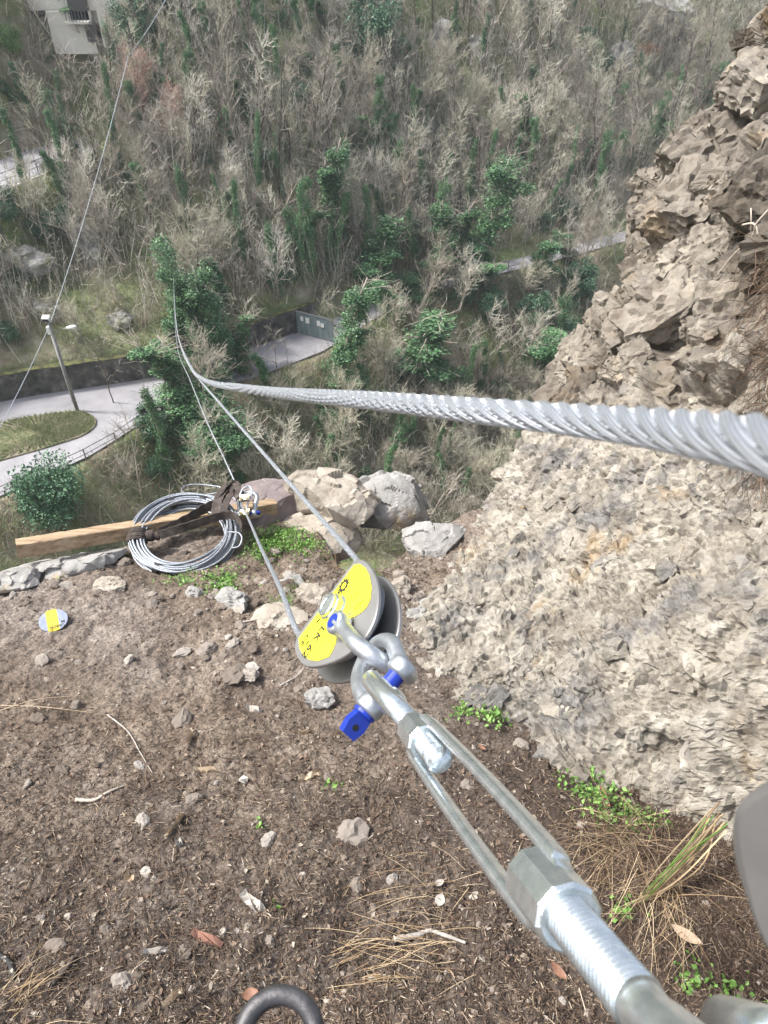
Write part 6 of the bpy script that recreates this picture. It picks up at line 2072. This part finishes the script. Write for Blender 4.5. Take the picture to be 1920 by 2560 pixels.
# loose loops
for pts, nm in (([(590, 1252, 3.86), (560, 1222, 3.95), (520, 1213, 4.0), (475, 1212, 4.0), (455, 1222, 3.96), (462, 1234, 3.9), (500, 1238, 3.85), (545, 1232, 3.85)], 'loose_loop'),
                ([(570, 1330, 3.55), (596, 1332, 3.5), (605, 1345, 3.47), (598, 1365, 3.45), (580, 1370, 3.45)], 'loose_end')):
    q = catmull([P(*p) for p in pts], 12)
    V, F, uv = rope(q, .0046, .05, 6, 18, 1); mk(nm, V, F, M['strand_dull'], coil, smooth=True, uv=uv)
M['tape'] = flat('black_tape', (.02, .02, .022), rough=.35)
for deg in (118, 78, 248, 290, 20, 200):
    a = math.radians(deg)
    c = cc_ + cu_ * math.cos(a) * Rm * 1.02 + cv_ * math.sin(a) * Rm * 1.05 - cn * .002
    rad = cu_ * math.cos(a) + cv_ * math.sin(a); tg = np.cross(cn, rad)
    ringp = [c + rad * .036 * math.cos(b) + cn * .032 * math.sin(b) for b in np.linspace(0, 2 * np.pi, 20, endpoint=False)]
    rp = np.array(ringp); w = .014
    V = np.vstack([rp - tg * w, rp + tg * w]); i = np.arange(20); i2 = (i + 1) % 20
    mk('tape_band', V, np.stack([i, i2, i2 + 20, i + 20], -1), M['tape'], coil, smooth=True)

# ---- dark webbing sling
M['sling'] = mat('dark_webbing', [(0.3, (.03, .025, .022)), (0.55, (.075, .06, .052)), (0.8, (.15, .125, .11))], scale=30, detail=10, rough=.95, bump=.8, bscale=300, bdist=.002)
def ribbon(pts, w, th=.004, wdir=None, twist=None):
    q = catmull([P(*p) for p in pts], 10)
    T, _, _ = frames(q)
    V = []
    wd = np.asarray(wdir if wdir is not None else (0, .3, 1.0))
    for k in range(len(q)):
        u = k / (len(q) - 1)
        d = wd if twist is None else wd * (1 - u) + np.asarray(twist) * u
        s = unit(d - T[k] * (d @ T[k])); nn = np.cross(T[k], s)
        wob = 1 + .08 * math.sin(k * 1.3)
        V += [q[k] - s * w / 2 * wob - nn * th / 2, q[k] + s * w / 2 * wob - nn * th / 2, q[k] + s * w / 2 * wob + nn * th / 2, q[k] - s * w / 2 * wob + nn * th / 2]
    m = len(q); i = np.arange(m - 1)[:, None]; j = np.arange(4)[None]; j2 = (j + 1) % 4
    return np.array(V), [np.stack([i * 4 + j, i * 4 + j2, (i + 1) * 4 + j2, (i + 1) * 4 + j], -1).reshape(-1, 4), np.array([[0, 1, 2, 3]]), np.array([[(m - 1) * 4 + k for k in (3, 2, 1, 0)]])]
sl = thing('webbing_sling', P(480, 1300, 3.6), 'dark worn webbing sling tying the coil to the small shackle', 'sling')
V, F = ribbon([(398, 1338, 3.58), (450, 1322, 3.55), (510, 1303, 3.58), (560, 1288, 3.6), (588, 1292, 3.58), (602, 1312, 3.52), (604, 1335, 3.5)], .045, .005, (0, .2, 1)); mk('front_band', V, F, M['sling'], sl, smooth=False)
V, F = ribbon([(398, 1332, 3.62), (455, 1305, 3.66), (505, 1275, 3.72), (545, 1255, 3.74), (568, 1225, 3.76), (585, 1212, 3.78), (600, 1222, 3.76)], .05, .005, (0, .6, 1), (.6, .3, 1)); mk('back_band', V, F, M['sling'], sl, smooth=False)
V, F = ribbon([(540, 1290, 3.66), (542, 1262, 3.7), (552, 1235, 3.74), (570, 1217, 3.76), (592, 1225, 3.74), (602, 1245, 3.7)], .05, .005, (1, .1, .2)); mk('upright_band', V, F, M['sling'], sl, smooth=False)
V, F = ribbon([(560, 1285, 3.62), (566, 1255, 3.68), (582, 1232, 3.72), (598, 1240, 3.7)], .035, .005, (1, .1, .2)); mk('upright_band', V, F, M['sling'], sl, smooth=False)
# choke wrap round the bundle on the left
a0 = math.radians(188)
c = cc_ + cu_ * math.cos(a0) * Rm * 1.02 + cv_ * math.sin(a0) * Rm * 1.05
rad = cu_ * math.cos(a0) + cv_ * math.sin(a0); tg = np.cross(cn, rad)
for k in range(5):
    o = tg * (-.030 + .015 * k)
    rp = np.array([c + o + rad * (.043 + .002 * (k % 2)) * math.cos(b) + cn * (.040 + .002 * (k % 2)) * math.sin(b) + tg * .012 * math.sin(b) for b in np.linspace(0, 2 * np.pi, 24, endpoint=False)])
    mbb = MB(); mbb.add(*tube(rp, .010, 6, closed=True)); mbb.build('wrap', M['sling'], sl, smooth=True)
kn = MB(); kn.add(*tube(catmull([c - rad * .04 + tg * .0, c - rad * .075 + cn * .01 + tg * .006, c - rad * .11 + cn * .005 + tg * .01], 8), [.028] * 4 + [.030] * 6 + [.022] * 7, 10)); kn.build('knot', M['sling'], sl, smooth=True)

# ---- the round sticker on the dirt
M['stick_grey'] = mat('sticker_grey', [(0.3, (.22, .25, .33)), (0.7, (.34, .38, .48))], scale=40, rough=.8, spec=.1)
M['stick_yel'] = mat('sticker_yellow', [(0.3, (.45, .36, .05)), (0.7, (.60, .52, .10))], scale=40, rough=.8, spec=.1)
sc0 = on_ledge(134, 1553, .026)
stk = thing('round_sticker', sc0, 'round grey and yellow sticker lying on the dirt at the left', 'sticker')
sn = unit(np.array((.12, .25 - .35, 1)))
sx_ = unit(np.cross((0, 1, 0), sn)); sy_ = np.cross(sn, sx_)
rs_ = .057
def disc_clip(lo, hi, ang, off, m, name):
    """slice of the disc between two parallel lines"""
    d1 = sx_ * math.cos(ang) + sy_ * math.sin(ang); d2 = np.cross(sn, d1)
    o = []
    aa = np.linspace(math.asin(lo / rs_), math.asin(hi / rs_), 14)
    for a in aa: o.append(sc0 + d2 * math.cos(a) * rs_ + d1 * math.sin(a) * rs_ + sn * off)
    for a in aa[::-1]: o.append(sc0 - d2 * math.cos(a) * rs_ + d1 * math.sin(a) * rs_ + sn * off)
    V, F = prism_poly(o, sn, .0006); mk(name, V, F, m, stk)
A_s = math.radians(25)
disc_clip(-rs_ * .999, -.026, A_s, 0, M['stick_grey'], 'grey_part')
disc_clip(-.026, .020, A_s, .0, M['stick_yel'], 'yellow_band')
disc_clip(.020, rs_ * .999, A_s, 0, M['stick_grey'], 'grey_part')
dx = sx_ * math.cos(A_s) + sy_ * math.sin(A_s); dy = np.cross(sn, dx)
text_mesh('URBCH', .017, sc0 + dx * .040 - dy * .030 + sn * .0012, -dx, -dy, 0, M['ink'], stk)
text_mesh('M', .02, sc0 + dx * .044 - dy * .012 + sn * .0012, -dx, -dy, 0, M['ink'], stk)

# ---- foreground: dark ring, grey plate, pale bolt end, dark cord
M['darksteel'] = metal('dark_steel', (.07, .07, .075), (.17, .165, .17), .55, .9, 60, bd=.0015, sc=35)
rc = P(697, 2598, .52)
rp = []
nv = unit(-rc + np.array((0, 0, .1))); rx = unit(np.cross((0, 0, 1), nv)); ry = np.cross(nv, rx)
for k in range(64):
    a = k / 64 * 2 * math.pi
    rp.append(rc + rx * math.cos(a) * .0262 + ry * math.sin(a) * .0262)
mb = MB(); mb.add(*tube(rp, .0070, 22, closed=True)); 
er = thing('eye_bolt', rc, 'dark steel ring of an eye bolt poking in at the bottom edge', 'eye bolt')
mb.build('ring', M['darksteel'], er, smooth=True)
mb = MB(); mb.add(*lathe(rc - ry * .03, -ry, [(0, .008), (.004, .010), (.006, .009), (.06, .009)], 24)); mb.build('shank', M['darksteel'], er, smooth=True)

M['greyplate'] = metal('matt_grey_plate', (.075, .073, .07), (.10, .097, .093), .8, .1, 200, metallic=0)
gp = [(1835, 2030), (1870, 1990), (1930, 1960), (2010, 1950), (2080, 2000), (2090, 2200), (2050, 2420), (1990, 2440), (1930, 2400), (1890, 2330), (1862, 2250), (1835, 2160), (1828, 2090)]
pn = unit(-P(1930, 2200, 1) + np.array((-.5, -.5, -.1)))
pp0 = P(1930, 2200, .165)
o = np.array([at_plane(x, y, pp0, pn) for x, y in gp])
o = catmull(o, 5, closed=True)
V, F = bev_plate(o, pn, .008, .002)
plt_ = thing('steel_bracket', pp0, 'blurred matt grey rounded plate close by at the lower right edge', 'bracket')
mk('plate', V, F, M['greyplate'], plt_)
be = P(1950, 2690, .22)
mb = MB(); mb.add(*lathe(be - np.array((0, -.02, .03)), (0.1, -.35, .9), [(0, .0095), (.03, .0095), (.034, .0085), (.037, .006), (.038, .002)], 28))
tag(mb.build('bolt_end', M['zinc'], None, smooth=True), 'blurred pale rounded bolt end in the bottom right corner', 'bolt')
M['cord'] = mat('dark_cord', [(0.55, (.03, .03, .032)), (0.62, (.5, .45, .35))], scale=70, rough=.8)
q = catmull([on_ledge(-30, 2370, .01), on_ledge(5, 2392, .012), on_ledge(25, 2410, .012), on_ledge(38, 2445, .008)], 10)
V, F = tube(q, .006, 10)
tag(mk('cord_end', V, F, M['cord'], smooth=True), 'end of a dark flecked cord at the left frame edge', 'cord')

# ------------------------------------------------------------------ the air of the valley
def haze(density):
    V, F = box((0, 68, 0), (130, 0, 0), (0, 92, 0), (0, 0, 62))
    m = bpy.data.materials.new('haze'); m.use_nodes = True
    nt = m.node_tree; nt.nodes.clear()
    o = nt.nodes.new('ShaderNodeOutputMaterial'); v = nt.nodes.new('ShaderNodeVolumePrincipled')
    v.inputs['Color'].default_value = (.86, .92, 1, 1); v.inputs['Density'].default_value = density; v.inputs['Anisotropy'].default_value = .2
    nt.links.new(v.outputs[0], o.inputs['Volume'])
    h = mk('haze', V, F[0], m); tag(h, 'thin haze in the valley air', 'haze', kind='stuff')
haze(.0005)
SC.cycles.volume_bounces = 0

# labels still shared: tell the copies apart by their order in the view
tops = {}
for o in SC.objects:
    if o.parent is None and 'label' in o and 'kind' not in o:
        tops.setdefault(o['label'], []).append(o)
for lab, os_ in tops.items():
    if len(os_) < 2: continue
    os_.sort(key=lambda o: project(tuple(o.location))[1])
    words = {2: ['upper', 'lower'], 3: ['upper', 'middle', 'lower'], 4: ['topmost', 'upper middle', 'lower middle', 'lowest']}.get(len(os_))
    if words:
        for o, w in zip(os_, words): o['label'] = w + ' ' + lab
